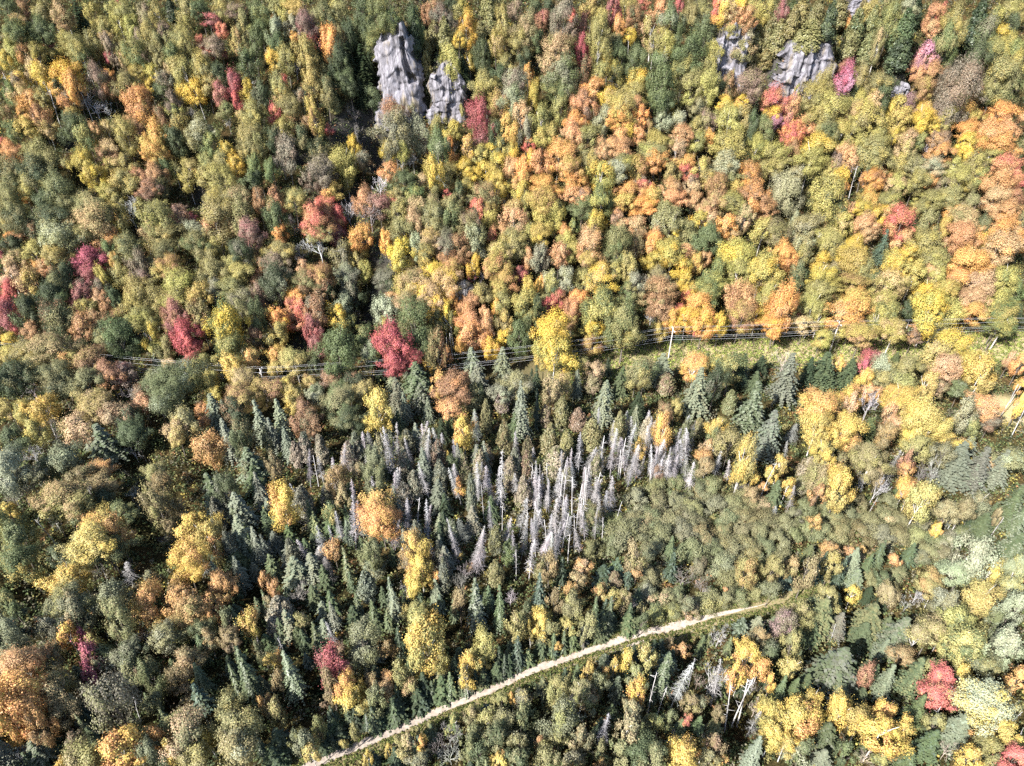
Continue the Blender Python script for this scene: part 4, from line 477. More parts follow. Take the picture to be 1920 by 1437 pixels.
(500, 1037, '''1396 827 78 189 fd;1136 920 103 147 fg-y;1311 902 73 131 fg-y;563 1123 113 191 fg-d;858 1086 114 191 fg-d;721 1143 110 188 fg-y;439 1160 81 188 fg-d;448 1285 100 121 fd;1625 694 81 126 fg;1762 716 102 134 fg-y;1269 779 79 160 fd-g;1193 855 102 182 fd;1269 764 102 121 fg-y;1116 934 82 156 fg-d;484 1138 114 160 fd-g;721 1133 108 190 fd;536 1079 80 196 fd;1695 762 73 137 fd-b;1044 1045 114 143 fd-b;1602 781 75 164 fd-g;677 1126 78 165 fd-b;1656 629 106 142 fg-y;698 1045 115 133 fg;1240 931 97 196 fg-y;570 1127 102 167 fd-b;1565 724 100 193 fd;1464 822 104 127 fd;1547 827 113 147 fg-d;449 1119 102 198 fd-b;1403 1177 71 118 fd-g;1424 1449 69 110 fg-y;1029 1321 83 179 fd-b;1006 1440 86 133 fg-y;1781 1273 85 125 fg-d;1669 1164 111 142 fd-b;1389 1261 81 122 fg-y;1000 1345 83 173 fd-g;1144 1612 113 152 fd-g;1108 1211 111 113 fg;1736 1231 90 165 fd-b;957 1567 66 144 fd-g;998 1335 104 157 fd;1463 1143 99 140 fg-y;1389 1316 112 148 fd-g;1479 1480 66 160 fg-y;1741 1101 69 168 fg;1015 1678 72 139 fd-g;1376 1459 97 117 fd-b;1695 1318 75 111 fd-b;379 384 105 128 sP;996 840 73 177 sP;389 509 115 155 sP;516 883 91 196 fd;1298 696 104 142 fg-y;965 775 119 127 fg-y;2 606 114 140 sg;249 588 110 171 fd-g;1472 324 113 126 sg;1495 303 91 170 fg;1262 399 83 176 fg-y;1349 862 83 199 sP;616 360 90 191 fg-y;710 689 77 154 fd-b;379 826 74 128 fd-g;742 845 102 188 fd;821 466 90 162 fg-y;784 291 91 148 fg-d;747 488 102 120 sg;1289 608 96 205 fg-y;99 525 103 194 fg;86 626 105 193 fd;1246 569 73 193 fd-b;276 740 85 127 fd-b;932 331 75 128 fd-g;976 827 116 177 fg-d;143 281 84 126 fd-b;40 240 80 110 bO-A;30 320 70 90 bA-T;200 290 180 150 wk;90 390 200 200 cT-k;440 350 120 210 fg;450 440 90 220 sk;320 300 130 190 fg;240 440 110 110 bG-T;150 490 130 240 sP;60 510 130 180 cT-k;340 590 110 260 fg;220 570 100 160 cg;115 650 24 170 nL;70 720 110 130 bO-Y;170 840 150 380 sP-g;70 850 100 130 bA-M;475 570 50 260 xL;610 560 230 240 bk-o;660 690 210 270 sk-P;720 410 100 210 fg;590 430 130 180 fg-d;840 290 90 260 fg-P;860 360 110 240 sP;680 240 150 250 ck-o;950 280 120 150 wL;1030 290 70 130 fg-b;1140 260 100 180 sP;1170 350 90 140 fg-b;1300 330 130 170 bB-T;1310 240 130 200 wk;1410 370 140 370 sg-P;1570 390 100 310 sg;1640 310 110 130 wL;1740 390 110 130 bo-d;1680 480 130 200 bG-T;1780 510 80 150 bY-G;1010 380 150 140 bG-Y;1030 480 240 260 by-Y;1080 600 250 280 by-Y;1140 670 170 200 by-Y;1000 700 110 110 by-g;820 630 130 130 bB-O;900 630 110 260 sd;460 740 200 220 bm-C;420 870 150 200 bm-B;480 660 120 100 bm-R;450 970 130 150 bm-B;560 900 160 190 bY-O;570 990 200 200 bY-y;600 790 110 130 bG-o;700 880 120 130 bB-A;720 980 140 170 bk-o;820 830 120 120 bO-B;820 930 120 130 bA-O;930 800 130 180 bG-o;960 890 130 130 bG-A;1030 850 80 80 bY-G;880 970 100 180 fg;1060 910 140 230 fd-g;860 1060 200 200 fg-d;1020 1040 170 200 fg-d;1160 850 120 200 fg-o;1180 960 180 200 fg;1270 800 110 160 fd-P;1200 770 80 80 bG-T;1330 910 130 190 fg-d;1470 650 190 200 by-Y;1390 730 130 160 bY-G;1350 830 110 130 bY-o;1300 720 40 50 bA;1480 780 60 60 bY;1690 690 110 240 fd-b;1630 770 100 160 fd;1560 820 110 140 fg-d;1450 880 130 130 fg-o;740 1120 150 170 fg-d;600 1120 130 180 fd-g;460 1180 170 180 fg-d;500 1250 150 150 fg-d;350 1170 90 150 bG-o;350 1230 70 80 bB-O;380 1290 130 140 fg-d;250 1270 130 150 bk-P;190 1250 100 150 bG-k;90 1280 200 250 sg-d;60 1390 200 160 fg-d;40 1070 130 200 bB-G;30 990 80 90 bG-O;530 1300 60 70 bG-Y;300 1400 130 110 by-G;590 1190 70 90 bG-T;1000 1160 80 50 bG-T;1110 1150 70 60 bG;1380 1070 130 100 bG-T;1480 1040 140 150 fd-P;1580 980 110 70 bG-y;1660 990 60 70 bY-O;1740 980 120 110 by-k;1280 1110 130 130 by-g;1230 1210 180 250 wk;1360 1150 110 110 bB-o;1470 1130 150 150 by-o;1600 1130 170 170 bo-y;1720 1090 150 170 bo-d;960 1240 160 130 bG-T;1060 1270 90 110 bY-O;890 1270 100 90 bG-T;820 1310 70 80 bY;870 1380 130 160 fd-b;720 1390 110 150 fd-b;660 1390 80 100 bY-G;1110 1210 100 140 fg;1150 1330 130 170 wk;1240 1380 170 120 wP;1350 1280 120 150 bd-o;1420 1210 140 130 bG-o;1550 1230 200 180 bd-o;1720 1260 130 170 bo-P;1570 1400 140 80 bO-Y;1700 1370 170 150 bd-o;980 1370 150 150 ck-o;1040 1360 130 130 bo-k;1450 1330 160 160 bd'''),
(1000, 1037, '''94 547 79 196 fd-g;534 459 89 123 fd-g;482 384 73 150 fd-b;134 663 85 175 fg;187 512 102 123 fd-g;442 544 118 149 fg;332 543 86 161 fd;255 521 74 172 fd;644 422 91 189 fg-d;469 462 75 124 fg-y;425 532 96 167 fg-y;463 449 123 125 fg;136 651 108 156 fd-b;487 412 107 122 fg;466 513 115 178 fg-y;48 624 74 135 fg-y;203 631 72 170 fg-y;1172 602 82 126 fg;1522 627 102 143 fg-y;806 652 78 153 fd;407 943 110 143 fg-d;616 789 68 129 fg-d;1411 874 111 178 fd;930 707 92 133 fd;774 835 76 161 fg-y;365 977 65 174 fg;724 836 109 145 fg;381 926 112 124 fd-b;524 1069 104 122 fg;181 1263 70 130 fg-y;241 1114 77 133 fd-g;795 969 68 130 fg-d;246 966 102 119 fd-b;1578 855 101 145 fd;47 1233 109 141 fd-g;1493 714 111 177 fd;1314 633 77 143 fg-y;557 800 107 130 fg;247 1234 67 122 fg;1295 832 97 166 fg-y;70 1207 109 145 fd-b;409 872 96 176 fg-d;449 1180 102 155 fd-b;898 733 80 111 fd-g;692 1076 84 155 fg-d;1767 740 99 195 fg;1719 1320 93 153 sP;40 250 100 240 fd-b;260 255 110 90 bO;440 260 120 110 bO-G;150 310 120 150 bB-A;50 400 130 130 by-Y;60 470 150 150 bY-G;280 370 150 170 by-o;410 430 90 270 fg;510 430 100 280 fg;530 300 110 110 by-G;350 480 120 170 bo-y;620 290 100 130 bG-T;700 310 100 170 fd;760 270 140 150 ak-P;880 290 160 150 ao-T;970 290 140 150 ag-o;640 370 120 120 wk;740 390 110 110 ay-o;830 410 130 150 ag-y;640 480 150 130 fg-y;720 450 90 110 bd;260 580 100 180 fg;330 560 90 170 fd-k;160 620 60 60 bO-Y;60 620 120 180 fd-g;90 540 130 130 bk-G;200 500 130 130 by-G;940 390 130 110 ao-y;1050 340 130 120 bk-M;1080 410 120 90 ao-T;1180 350 160 130 ao-y;1300 250 40 40 bO-A;1280 340 150 130 ao;1400 300 120 110 ag-o;1490 280 120 110 ay-o;1150 250 130 130 wk;1600 260 130 110 bk-o;210 770 80 160 fd;290 830 90 160 fg;370 740 110 140 bY-G;480 720 110 110 fd-P;550 740 70 110 bY-G;620 690 100 160 by-Y;670 670 80 140 fd;760 690 150 180 by-G;480 800 90 90 bO-Y;690 800 150 130 bk-y;850 640 110 160 fd;920 590 80 90 bM-A;1010 640 110 110 bO-A;1130 630 90 170 fg;900 740 150 180 sg-P;1250 560 180 170 wP;1400 490 130 130 fd-P;1510 480 110 120 sP;150 900 160 170 bG-y;60 900 120 160 fd-o;330 920 160 150 bT-y;560 920 130 200 fd-P;450 870 130 110 bk-o;710 940 120 160 bY-O;250 1000 130 130 wk;400 1010 140 110 bA-k;680 1050 140 130 bT-k;870 840 120 300 sg-P;800 950 26 290 nL;850 1020 22 180 nL;960 900 130 300 xL;1060 850 15 210 nL;1195 860 190 370 wL;1240 890 120 300 xL;1110 860 110 220 wT;1430 690 210 180 bY-O;1360 790 130 170 bY-O;1530 750 150 130 bY-O;1610 870 80 150 bY-O;1380 870 110 100 bY;1340 1060 36 330 nL;1385 1030 36 350 nL;1420 1040 36 300 nL;1430 850 130 200 wL;1480 900 100 150 wL;1470 1140 100 230 xL;1490 1050 120 130 wT;1520 580 150 150 bA-k;1590 560 130 140 fd-g;1600 650 130 150 bd-k;1680 480 160 190 bM-V;1650 400 120 180 sP;1740 620 130 200 bG-o;1740 760 150 150 by-G;1660 930 100 230 sg-b;1750 930 110 210 sg;1560 1060 130 150 ck-T;1640 1080 190 170 bY;1750 1120 200 230 bY;1610 1220 190 210 bY;1710 1270 170 160 bY-y;1030 1120 70 90 bO-R;1040 990 130 130 bG-B;1120 1000 110 110 bB-k;990 1180 110 140 fg-y;910 1100 110 110 bk-o;850 1150 130 130 bg-y;760 1140 100 140 fg-y;1110 1160 100 140 fg-y;1220 1170 130 140 fg-y;1240 1090 100 110 bB-m;930 1270 110 130 wL;650 1150 160 230 bT-k;650 1260 16 140 nL;470 1200 110 240 xL;300 1120 140 150 wP;160 1090 200 250 bk-y;310 1240 150 170 bk-T;30 1280 70 110 bO-A;30 1180 80 150 bd-g;170 1240 130 130 bo-y;60 1370 150 120 bo-y;160 1390 130 100 bT-o;300 1370 150 150 bo-k;460 1340 110 130 bg-o;450 1420 90 50 bO;560 1330 150 170 bo-g;700 1300 200 200 bd-g;800 1350 200 200 bd-o;1030 1370 220 180 bY-O;1150 1310 90 100 bY-O;1180 1390 130 130 bo-P;1260 1390 80 80 bO-Y;1230 1280 130 150 bB-m;1480 1360 130 270 sP-g;1400 1240 130 150 wk'''),
(1420, 1037, '''398 439 87 167 fg-d;697 956 120 144 fd-g;288 549 130 142 fg-y;861 499 127 170 fg-y;1169 1186 111 161 fg-d;487 1240 131 163 fg;1398 767 129 193 fd;1330 465 124 174 fd;1666 1127 107 133 sP;829 350 111 164 fd;1269 1227 105 135 fd-g;842 660 113 203 sP;707 1324 81 149 fg;1665 1372 123 190 fg;717 800 121 223 fd-g;1570 535 114 167 fg;1634 337 116 161 fd-b;778 826 99 189 fd-g;460 328 125 213 fd-g;1495 1267 127 152 fg-d;1624 1017 114 189 fd-g;1601 449 87 143 fd;522 330 132 168 fg-y;1385 1212 128 153 fd-g;650 260 100 100 bY-y;740 290 110 140 fd;480 280 150 90 by-o;880 260 160 140 bT-G;880 350 20 90 nL;400 310 100 90 bd;300 310 150 170 bG-T;300 420 130 150 bG-T;1150 230 170 120 bG-O;1160 310 22 180 nL;1070 290 130 140 wL;1000 360 100 120 wP;1490 290 240 220 by-G;1615 240 22 140 nL;1720 240 180 180 by-W;1740 350 160 250 bW-P;1600 420 110 150 bg-W;1270 320 170 170 bo-P;1380 440 200 200 bg-y;420 440 220 320 sg-y;540 490 130 220 sk;360 550 150 170 sg-y;510 560 24 120 nL;750 450 220 270 sg-y;700 560 190 170 sg;960 540 220 280 sP-g;890 620 170 180 sg-P;1180 530 240 190 bG-T;1190 640 20 110 nL;1080 560 130 180 bT-G;1340 560 200 170 by-G;1420 590 260 240 bg-y;1330 660 190 150 bg-y;1700 620 230 290 bP-W;1570 640 60 80 bO-A;1500 510 110 110 bG-o;1560 740 200 130 bG-k;530 790 310 370 sk-g;740 690 150 200 bd;740 810 110 160 bA-R;860 870 140 290 sP;870 930 20 140 nL;1040 840 190 330 sg-y;980 690 150 60 bA-k;1060 1070 140 270 sg;1180 770 170 130 bG-k;1270 850 200 190 bR;1220 950 200 180 bR-A;1190 930 20 160 nL;1270 990 24 210 nL;1180 1130 24 210 nL;1400 830 110 150 bY;1560 970 360 330 bY-P;1740 850 130 200 bO-Y;1620 1140 200 130 bY-G;1730 1110 24 140 nL;1370 1000 110 130 bG-o;1340 1190 220 310 sP-W;1150 1290 180 270 sg-b;1270 1340 130 150 wT;1400 1350 150 170 bY-G;1550 1300 170 130 bG-Y;1740 1270 150 80 bY;1720 1380 220 170 bR-A;1580 1390 130 110 bk-G;1480 1230 100 110 bO-k;1200 1130 130 150 bG-k;330 1120 230 210 bY-O;370 1000 200 170 bY-y;560 1060 190 200 bY-y;450 1230 200 190 sg-k;310 1330 150 130 bP-g;430 1390 150 130 sP-k;610 1350 130 170 bd-g;700 1140 200 200 bY;870 1090 170 170 bY-O;830 1210 260 220 bY-O;1000 1190 130 170 bY;720 1380 130 130 wT;860 1390 130 100 bg-y;1000 1400 170 120 sg-P;320 890 150 190 fg'''),
]

# ------------------------------------------------------------------ setting
def link(name, me, parent=None, **props):
    o = bpy.data.objects.new(name, me)
    COL.objects.link(o)
    if parent is not None: o.parent = parent
    for k, v in props.items(): o[k] = v
    return o

def ground_mat():
    m, nt, out = new_mat('forest_floor')
    tc = N(nt, 'ShaderNodeTexCoord')
    n1 = N(nt, 'ShaderNodeTexNoise'); n1.inputs['Scale'].default_value = .16; n1.inputs['Detail'].default_value = 8; n1.inputs['Roughness'].default_value = .7
    n2 = N(nt, 'ShaderNodeTexNoise'); n2.inputs['Scale'].default_value = 2.6; n2.inputs['Detail'].default_value = 9; n2.inputs['Roughness'].default_value = .75
    for n in (n1, n2): nt.links.new(tc.outputs['Object'], n.inputs['Vector'])
    c1 = N(nt, 'ShaderNodeValToRGB')
    e = c1.color_ramp.elements; e[0].position, e[1].position = .34, .68; e[0].color, e[1].color = (.022, .026, .014, 1), (.075, .052, .030, 1)
    k = e.new(.5); k.color = (.042, .038, .020, 1)
    nt.links.new(n1.outputs['Fac'], c1.inputs[0])
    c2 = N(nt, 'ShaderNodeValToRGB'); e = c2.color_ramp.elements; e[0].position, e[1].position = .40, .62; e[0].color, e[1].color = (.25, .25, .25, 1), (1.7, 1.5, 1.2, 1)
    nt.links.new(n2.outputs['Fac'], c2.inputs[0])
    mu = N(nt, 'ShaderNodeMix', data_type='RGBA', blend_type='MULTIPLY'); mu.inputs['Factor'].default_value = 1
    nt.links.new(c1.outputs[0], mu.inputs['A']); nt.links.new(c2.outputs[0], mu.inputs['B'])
    at = N(nt, 'ShaderNodeAttribute', attribute_type='GEOMETRY', attribute_name='leaf')
    sp = N(nt, 'ShaderNodeSeparateColor'); nt.links.new(at.outputs['Color'], sp.inputs[0])
    g = N(nt, 'ShaderNodeValToRGB'); e = g.color_ramp.elements; e[0].position, e[1].position = .36, .62; e[0].color, e[1].color = (.150, .165, .055, 1), (.300, .225, .150, 1)
    nt.links.new(n2.outputs['Fac'], g.inputs[0])
    mx = N(nt, 'ShaderNodeMix', data_type='RGBA')
    nt.links.new(sp.outputs[0], mx.inputs['Factor']); nt.links.new(mu.outputs['Result'], mx.inputs['A']); nt.links.new(g.outputs[0], mx.inputs['B'])
    m2 = N(nt, 'ShaderNodeMix', data_type='RGBA'); rk = N(nt, 'ShaderNodeValToRGB'); e = rk.color_ramp.elements; e[0].position, e[1].position = .3, .7; e[0].color, e[1].color = (.016, .017, .014, 1), (.085, .078, .072, 1)
    nt.links.new(n2.outputs['Fac'], rk.inputs[0]); nt.links.new(sp.outputs[1], m2.inputs['Factor']); nt.links.new(mx.outputs['Result'], m2.inputs['A']); nt.links.new(rk.outputs[0], m2.inputs['B']); mx = m2
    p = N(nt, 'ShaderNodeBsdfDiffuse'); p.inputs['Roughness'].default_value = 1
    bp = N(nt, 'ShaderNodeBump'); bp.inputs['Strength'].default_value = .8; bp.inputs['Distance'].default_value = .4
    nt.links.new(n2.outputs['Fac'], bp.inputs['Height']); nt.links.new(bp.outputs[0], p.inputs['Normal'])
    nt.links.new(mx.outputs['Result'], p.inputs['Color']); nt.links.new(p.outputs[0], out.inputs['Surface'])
    return m

# track centre line from the photo's pixels, laid out on the ground
TRACK_PX = [(560, 1450), (611, 1427), (655, 1408), (700, 1390), (731, 1376), (767, 1361), (806, 1344), (862, 1320), (912, 1299), (951, 1282), (1000, 1259), (1050, 1241), (1097, 1225),
            (1140, 1210), (1181, 1197), (1237, 1184), (1278, 1174), (1334, 1158), (1390, 1146), (1423, 1140), (1462, 1127), (1490, 1108)]
TRACK = np.array([place(x, y)[0][:2] for x, y in TRACK_PX])
TRACK = np.vstack([TRACK[0] + (TRACK[0] - TRACK[2]) * 2.5, TRACK, TRACK[-1] + (TRACK[-1] - TRACK[-3]) * 2.0])
def along(P, step):
    d = np.concatenate([[0], np.cumsum(np.hypot(*np.diff(P, axis=0).T))])
    s = np.arange(0, d[-1], step)
    return np.stack([np.interp(s, d, P[:, 0]), np.interp(s, d, P[:, 1])], 1)
def dist_to(P, X, Y):
    best = np.full(np.shape(X), 1e9)
    for a, b in zip(P[:-1], P[1:]):
        ex, ey = b - a
        t = np.clip(((X - a[0]) * ex + (Y - a[1]) * ey) / (ex * ex + ey * ey + 1e-9), 0, 1)
        best = np.minimum(best, np.hypot(X - a[0] - t * ex, Y - a[1] - t * ey))
    return best
POLE_PX = [(503, 752, 700), (1253, 673, 622), (1555, 662, 614), (1856, 656, 625)]
POLES = [place(x, y)[0] for x, y, t in POLE_PX]
WEST = place(-40, 650, 9.0)[0]
LINE = np.array([WEST[:2]] + [p[:2] for p in POLES] + [POLES[3][:2] + (POLES[3][:2] - POLES[2][:2]) * 1.5])

BARE_AT = place(1886, 768)[0]
def grid_terrain():
    xs = np.arange(-480, 481, 2.0); ys = np.arange(-140, 640, 2.0)
    X, Y = np.meshgrid(xs, ys)
    Z = ground(X, Y)
    rng = np.random.default_rng(5)
    Z = Z + rng.normal(size=Z.shape) * .10
    dt = dist_to(TRACK, X, Y)
    flat = ground(X, Y)
    Z = np.where(dt < 5, flat, Z)
    cl = dist_to(LINE[1:], X, Y)
    clear = (1 - smooth(3.5, 8.5, cl)) * smooth(5, 60, X + 20)
    clear = np.maximum(clear, (1 - smooth(1.2, 3.2, dt)) * .8)
    clear = np.maximum(clear, 1 - smooth(4.5, 8, np.hypot((X - BARE_AT[0]) * .8, Y - BARE_AT[1])))
    nx, ny = len(xs), len(ys)
    i = np.arange(nx * ny).reshape(ny, nx)
    f = np.stack([i[:-1, :-1], i[:-1, 1:], i[1:, 1:], i[1:, :-1]], -1).reshape(-1, 4)
    gy_, gx_ = np.gradient(flat, 2.0)
    steepm = smooth(.95, 1.7, np.hypot(gx_, gy_))
    a = np.stack([clear.ravel(), steepm.ravel(), clear.ravel() * 0, np.ones(nx * ny)], 1)
    V = np.stack([X.ravel(), Y.ravel(), Z.ravel()], 1)
    return mesh_np('terrain', V, f.ravel(), np.full(len(f), 4), ground_mat(), a, True)
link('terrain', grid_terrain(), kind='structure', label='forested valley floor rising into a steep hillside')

_P = along(TRACK, .45); _e = place(1446, 1134)[0]
TRACK_END = float(np.argmin(np.hypot(_P[:, 0] - _e[0], _P[:, 1] - _e[1]))) / len(_P)
def track_strip(name, offset, width, seed, gap=0.0, lift=.05, s0=0, s1=1):
    P = along(TRACK, .45)
    P = P[int(len(P) * s0):int(len(P) * s1)]
    for _ in range(6): P[1:-1] = (P[:-2] + P[1:-1] * 2 + P[2:]) / 4
    T = np.gradient(P, axis=0); T /= np.linalg.norm(T, axis=1, keepdims=True)
    Nn = np.stack([-T[:, 1], T[:, 0]], 1)
    V, F = [], []
    K = 5
    for i in range(len(P)):
        j = mnoise.noise(Vector((i * .11, seed, 0))) * .20
        wd = width * (1 + .26 * mnoise.noise(Vector((i * .10, seed, 7)))) * min(1, (len(P) - i) / 45)
        if gap and mnoise.noise(Vector((i * .055, seed, 13))) < gap: wd *= .12
        for k in range(K):
            q = P[i] + Nn[i] * (offset + j + (k / (K - 1) - .5) * wd)
            V.append((q[0], q[1], float(ground(q[0], q[1])) + lift + (.03 if k in (1, 2, 3) else 0)))
    for i in range(len(P) - 1):
        for k in range(K - 1):
            F += [i * K + k, i * K + k + 1, (i + 1) * K + k + 1, (i + 1) * K + k]
    return mesh_np(name, V, F, np.full(len(F) // 4, 4), M_GRAVEL, None, True)
M_GRAVEL, nt, out = new_mat('pale_gravel')
tc = N(nt, 'ShaderNodeTexCoord'); n1 = N(nt, 'ShaderNodeTexNoise'); n1.inputs['Scale'].default_value = 1.3; n1.inputs['Detail'].default_value = 9; n1.inputs['Roughness'].default_value = .75
cr = N(nt, 'ShaderNodeValToRGB'); e = cr.color_ramp.elements; e[0].position, e[1].position = .30, .66; e[0].color, e[1].color = (.19, .155, .125, 1), (.42, .365, .315, 1)
pb = N(nt, 'ShaderNodeBsdfDiffuse'); pb.inputs['Roughness'].default_value = 1
nt.links.new(tc.outputs['Object'], n1.inputs['Vector']); nt.links.new(n1.outputs['Fac'], cr.inputs[0]); nt.links.new(cr.outputs[0], pb.inputs['Color']); nt.links.new(pb.outputs[0], out.inputs['Surface'])
link('gravel_track', track_strip('gravel_track', .15, 1.5, 1.0, s1=TRACK_END), kind='structure', label='pale gravel track crossing the lower forest')
link('wheel_rut_path', track_strip('wheel_rut_path', -1.55, .5, 4.0, gap=.05, lift=.055, s0=.45, s1=TRACK_END * .97), kind='structure', label='faint second wheel rut beside the gravel track')

# rock faces
def rock_mat():
    m, nt, out = new_mat('grey_lilac_rock')
    tc = N(nt, 'ShaderNodeTexCoord'); mp = N(nt, 'ShaderNodeMapping'); mp.inputs['Scale'].default_value = (1.3, 1, .30)
    nt.links.new(tc.outputs['Object'], mp.inputs['Vector'])
    n1 = N(nt, 'ShaderNodeTexNoise'); n1.inputs['Scale'].default_value = .55; n1.inputs['Detail'].default_value = 9; n1.inputs['Roughness'].default_value = .72; n1.inputs['Distortion'].default_value = .5
    v = N(nt, 'ShaderNodeTexVoronoi', feature='DISTANCE_TO_EDGE'); v.inputs['Scale'].default_value = .42
    n2 = N(nt, 'ShaderNodeTexNoise'); n2.inputs['Scale'].default_value = .22; n2.inputs['Detail'].default_value = 5
    for n in (n1, n2): nt.links.new(mp.outputs[0], n.inputs['Vector'])
    ds = N(nt, 'ShaderNodeMix', data_type='RGBA'); ds.inputs['Factor'].default_value = .55
    nt.links.new(mp.outputs[0], ds.inputs['A']); nt.links.new(n1.outputs['Color'], ds.inputs['B']); nt.links.new(ds.outputs['Result'], v.inputs['Vector'])
    cr = N(nt, 'ShaderNodeValToRGB'); e = cr.color_ramp.elements; e[0].position, e[1].position = .30, .68; e[0].color, e[1].color = (.028, .028, .036, 1), (.29, .282, .318, 1)
    k = e.new(.48); k.color = (.135, .128, .146, 1)
    nt.links.new(n1.outputs['Fac'], cr.inputs[0])
    st = N(nt, 'ShaderNodeMapRange'); st.inputs['From Min'].default_value, st.inputs['From Max'].default_value = .56, .72; nt.links.new(n2.outputs['Fac'], st.inputs['Value'])
    oc = N(nt, 'ShaderNodeMix', data_type='RGBA'); oc.inputs['B'].default_value = (.20, .155, .08, 1); nt.links.new(st.outputs[0], oc.inputs['Factor']); nt.links.new(cr.outputs[0], oc.inputs['A'])
    ck = N(nt, 'ShaderNodeMapRange'); ck.inputs['From Max'].default_value = .06; ck.inputs['To Min'].default_value = .40; nt.links.new(v.outputs['Distance'], ck.inputs['Value'])
    mu = N(nt, 'ShaderNodeMix', data_type='RGBA', blend_type='MULTIPLY'); mu.inputs['Factor'].default_value = 1; nt.links.new(oc.outputs['Result'], mu.inputs['A']); nt.links.new(ck.outputs[0], mu.inputs['B'])
    b = N(nt, 'ShaderNodeBump'); b.inputs['Strength'].default_value = .9; b.inputs['Distance'].default_value = .5; nt.links.new(n1.outputs['Fac'], b.inputs['Height'])
    p = N(nt, 'ShaderNodeBsdfPrincipled'); p.inputs['Roughness'].default_value = .8
    nt.links.new(mu.outputs['Result'], p.inputs['Base Color']); nt.links.new(b.outputs[0], p.inputs['Normal']); nt.links.new(p.outputs[0], out.inputs['Surface'])
    return m
M_ROCK = rock_mat()
def cliff_mesh(p, hw, hh, seed):
    """A ragged rock face: fluted buttresses and ledges, closed at the sides and top by a body reaching back into the hill."""
    nu, nv = 64, 72
    V, F = [], []
    n3 = lambda x, y, z: mnoise.noise(Vector((x, y, z + seed * 7.3)))
    for j in range(nv + 1):
        for i in range(nu + 1):
            u, v = i / nu * 2 - 1, j / nv
            taper = 1.05 - .30 * v + .22 * n3(v * 2.2, (1 if u > 0 else -1) * 3.1, 1)
            x = u * hw * 1.12 * taper + n3(v * 3, 1, 2) * hw * .22 + abs(u) ** 3 * hw * (.30 * n3(v * 9, (1 if u > 0 else -1) * 2.7, 6) + .14 * n3(v * 25, u, 7))
            top = hh * (1.06 - .30 * abs(u) ** 2.4 + .16 * n3(u * 2.4, 0, 5) + .05 * n3(u * 5, 1, 5))
            z = v * top
            col = math.floor((x / hw + 4) * 3.6 + n3(x * .12, z * .05, 0) * 2.2)
            step = 1.6 * n3(col * 3.7, math.floor(z / hh * 2.3 + .7 * n3(col, 0, 9)) * 2.3, 4) * 2.0
            y = -1.6 + z * .14 + step + 1.3 * n3(x * .22, z * .16, 8) + .55 * n3(x * .7, z * .5, 6)
            led = (z / hh * 5.2 + .9 * n3(x * .15, 2, 3)) % 1.0
            y += .35 * led + 3.5 * abs(u) ** 5
            V.append((x, y, z - 3))
    W = nu + 1
    for j in range(nv):
        for i in range(nu):
            F.append((j * W + i, j * W + i + 1, (j + 1) * W + i + 1, (j + 1) * W + i))
    rim = [j * W for j in range(nv + 1)] + [nv * W + i for i in range(1, nu + 1)] + [j * W + nu for j in range(nv - 1, -1, -1)]
    b0 = len(V)
    for k in rim:
        x, y, z = V[k]; V.append((x * .9, max(y, 0) + 9, z - 1.0))
    for k in range(len(rim) - 1):
        F.append((rim[k], rim[k + 1], b0 + k + 1, b0 + k))
    F.append(tuple(b0 + k for k in range(len(rim))))
    flat = [i for f in F for i in f]
    return mesh_np('rock_cliff', np.array(V) + np.array([p[0], p[1], p[2]]), flat, np.array([len(f) for f in F]), M_ROCK)
CL_LABEL = ['tall grey lilac rock cliff above the dark gully', 'shorter pale rock cliff with a dark vertical cleft', 'small lilac rock outcrop among olive cedars', 'fluted grey rock slab under olive cedars beside the red tree',
            'little grey rock step beneath the purple pink tree', 'pale rock band high among cedars at the top edge']
for (p, hw, hh, seed), lab in zip(cliff_info, CL_LABEL):
    o = link('rock_cliff', cliff_mesh(p, hw, hh, seed), kind='structure'); o['label'] = lab

# ------------------------------------------------------------------ utility poles and wires
M_POLE = bark_mat('grey_pole_wood', (.34, .31, .28), (.55, .51, .47), 2.0)
def simple(name, col, rough, metal=0.0):
    m, nt, out = new_mat(name)
    no = N(nt, 'ShaderNodeTexNoise'); no.inputs['Scale'].default_value = 6
    mx = N(nt, 'ShaderNodeMix', data_type='RGBA'); mx.inputs['A'].default_value = (*[c * .85 for c in col], 1); mx.inputs['B'].default_value = (*[min(1, c * 1.1) for c in col], 1)
    p = N(nt, 'ShaderNodeBsdfPrincipled'); p.inputs['Roughness'].default_value = rough; p.inputs['Metallic'].default_value = metal
    nt.links.new(no.outputs['Fac'], mx.inputs['Factor']); nt.links.new(mx.outputs['Result'], p.inputs['Base Color']); nt.links.new(p.outputs[0], out.inputs['Surface'])
    return m
M_WIRE = simple('bare_aluminium_wire', (.46, .46, .48), .55)
M_INSUL = simple('white_porcelain', (.82, .82, .84), .25)
PL = 10.5
pole_me = tube_mesh('pole_shaft', [([(0, 0, -1), (0, 0, 0), (0, 0, 5), (0, 0, PL)], [.21, .20, .17, .13])], M_POLE, 10)
arm_me = tube_mesh('crossarm', [([(.16, -1.35, PL - .55), (.16, 1.35, PL - .55)], [.085, .085]), ([(.16, 0, PL - 1.4), (.16, .75, PL - .6)], [.03, .03]), ([(.16, 0, PL - 1.4), (.16, -.75, PL - .6)], [.03, .03])], M_POLE, 4)
ins_me = tube_mesh('insulator', [([(0, 0, 0), (0, 0, .1), (0, 0, .16), (0, 0, .24), (0, 0, .3)], [.04, .10, .06, .10, .04])], M_INSUL, 8)
ATT = [(-1.25, PL - .15), (0, PL + .28), (1.25, PL - .15), (-.2, PL - 2.3), (.2, PL - 3.1), (0, PL - 3.8)]
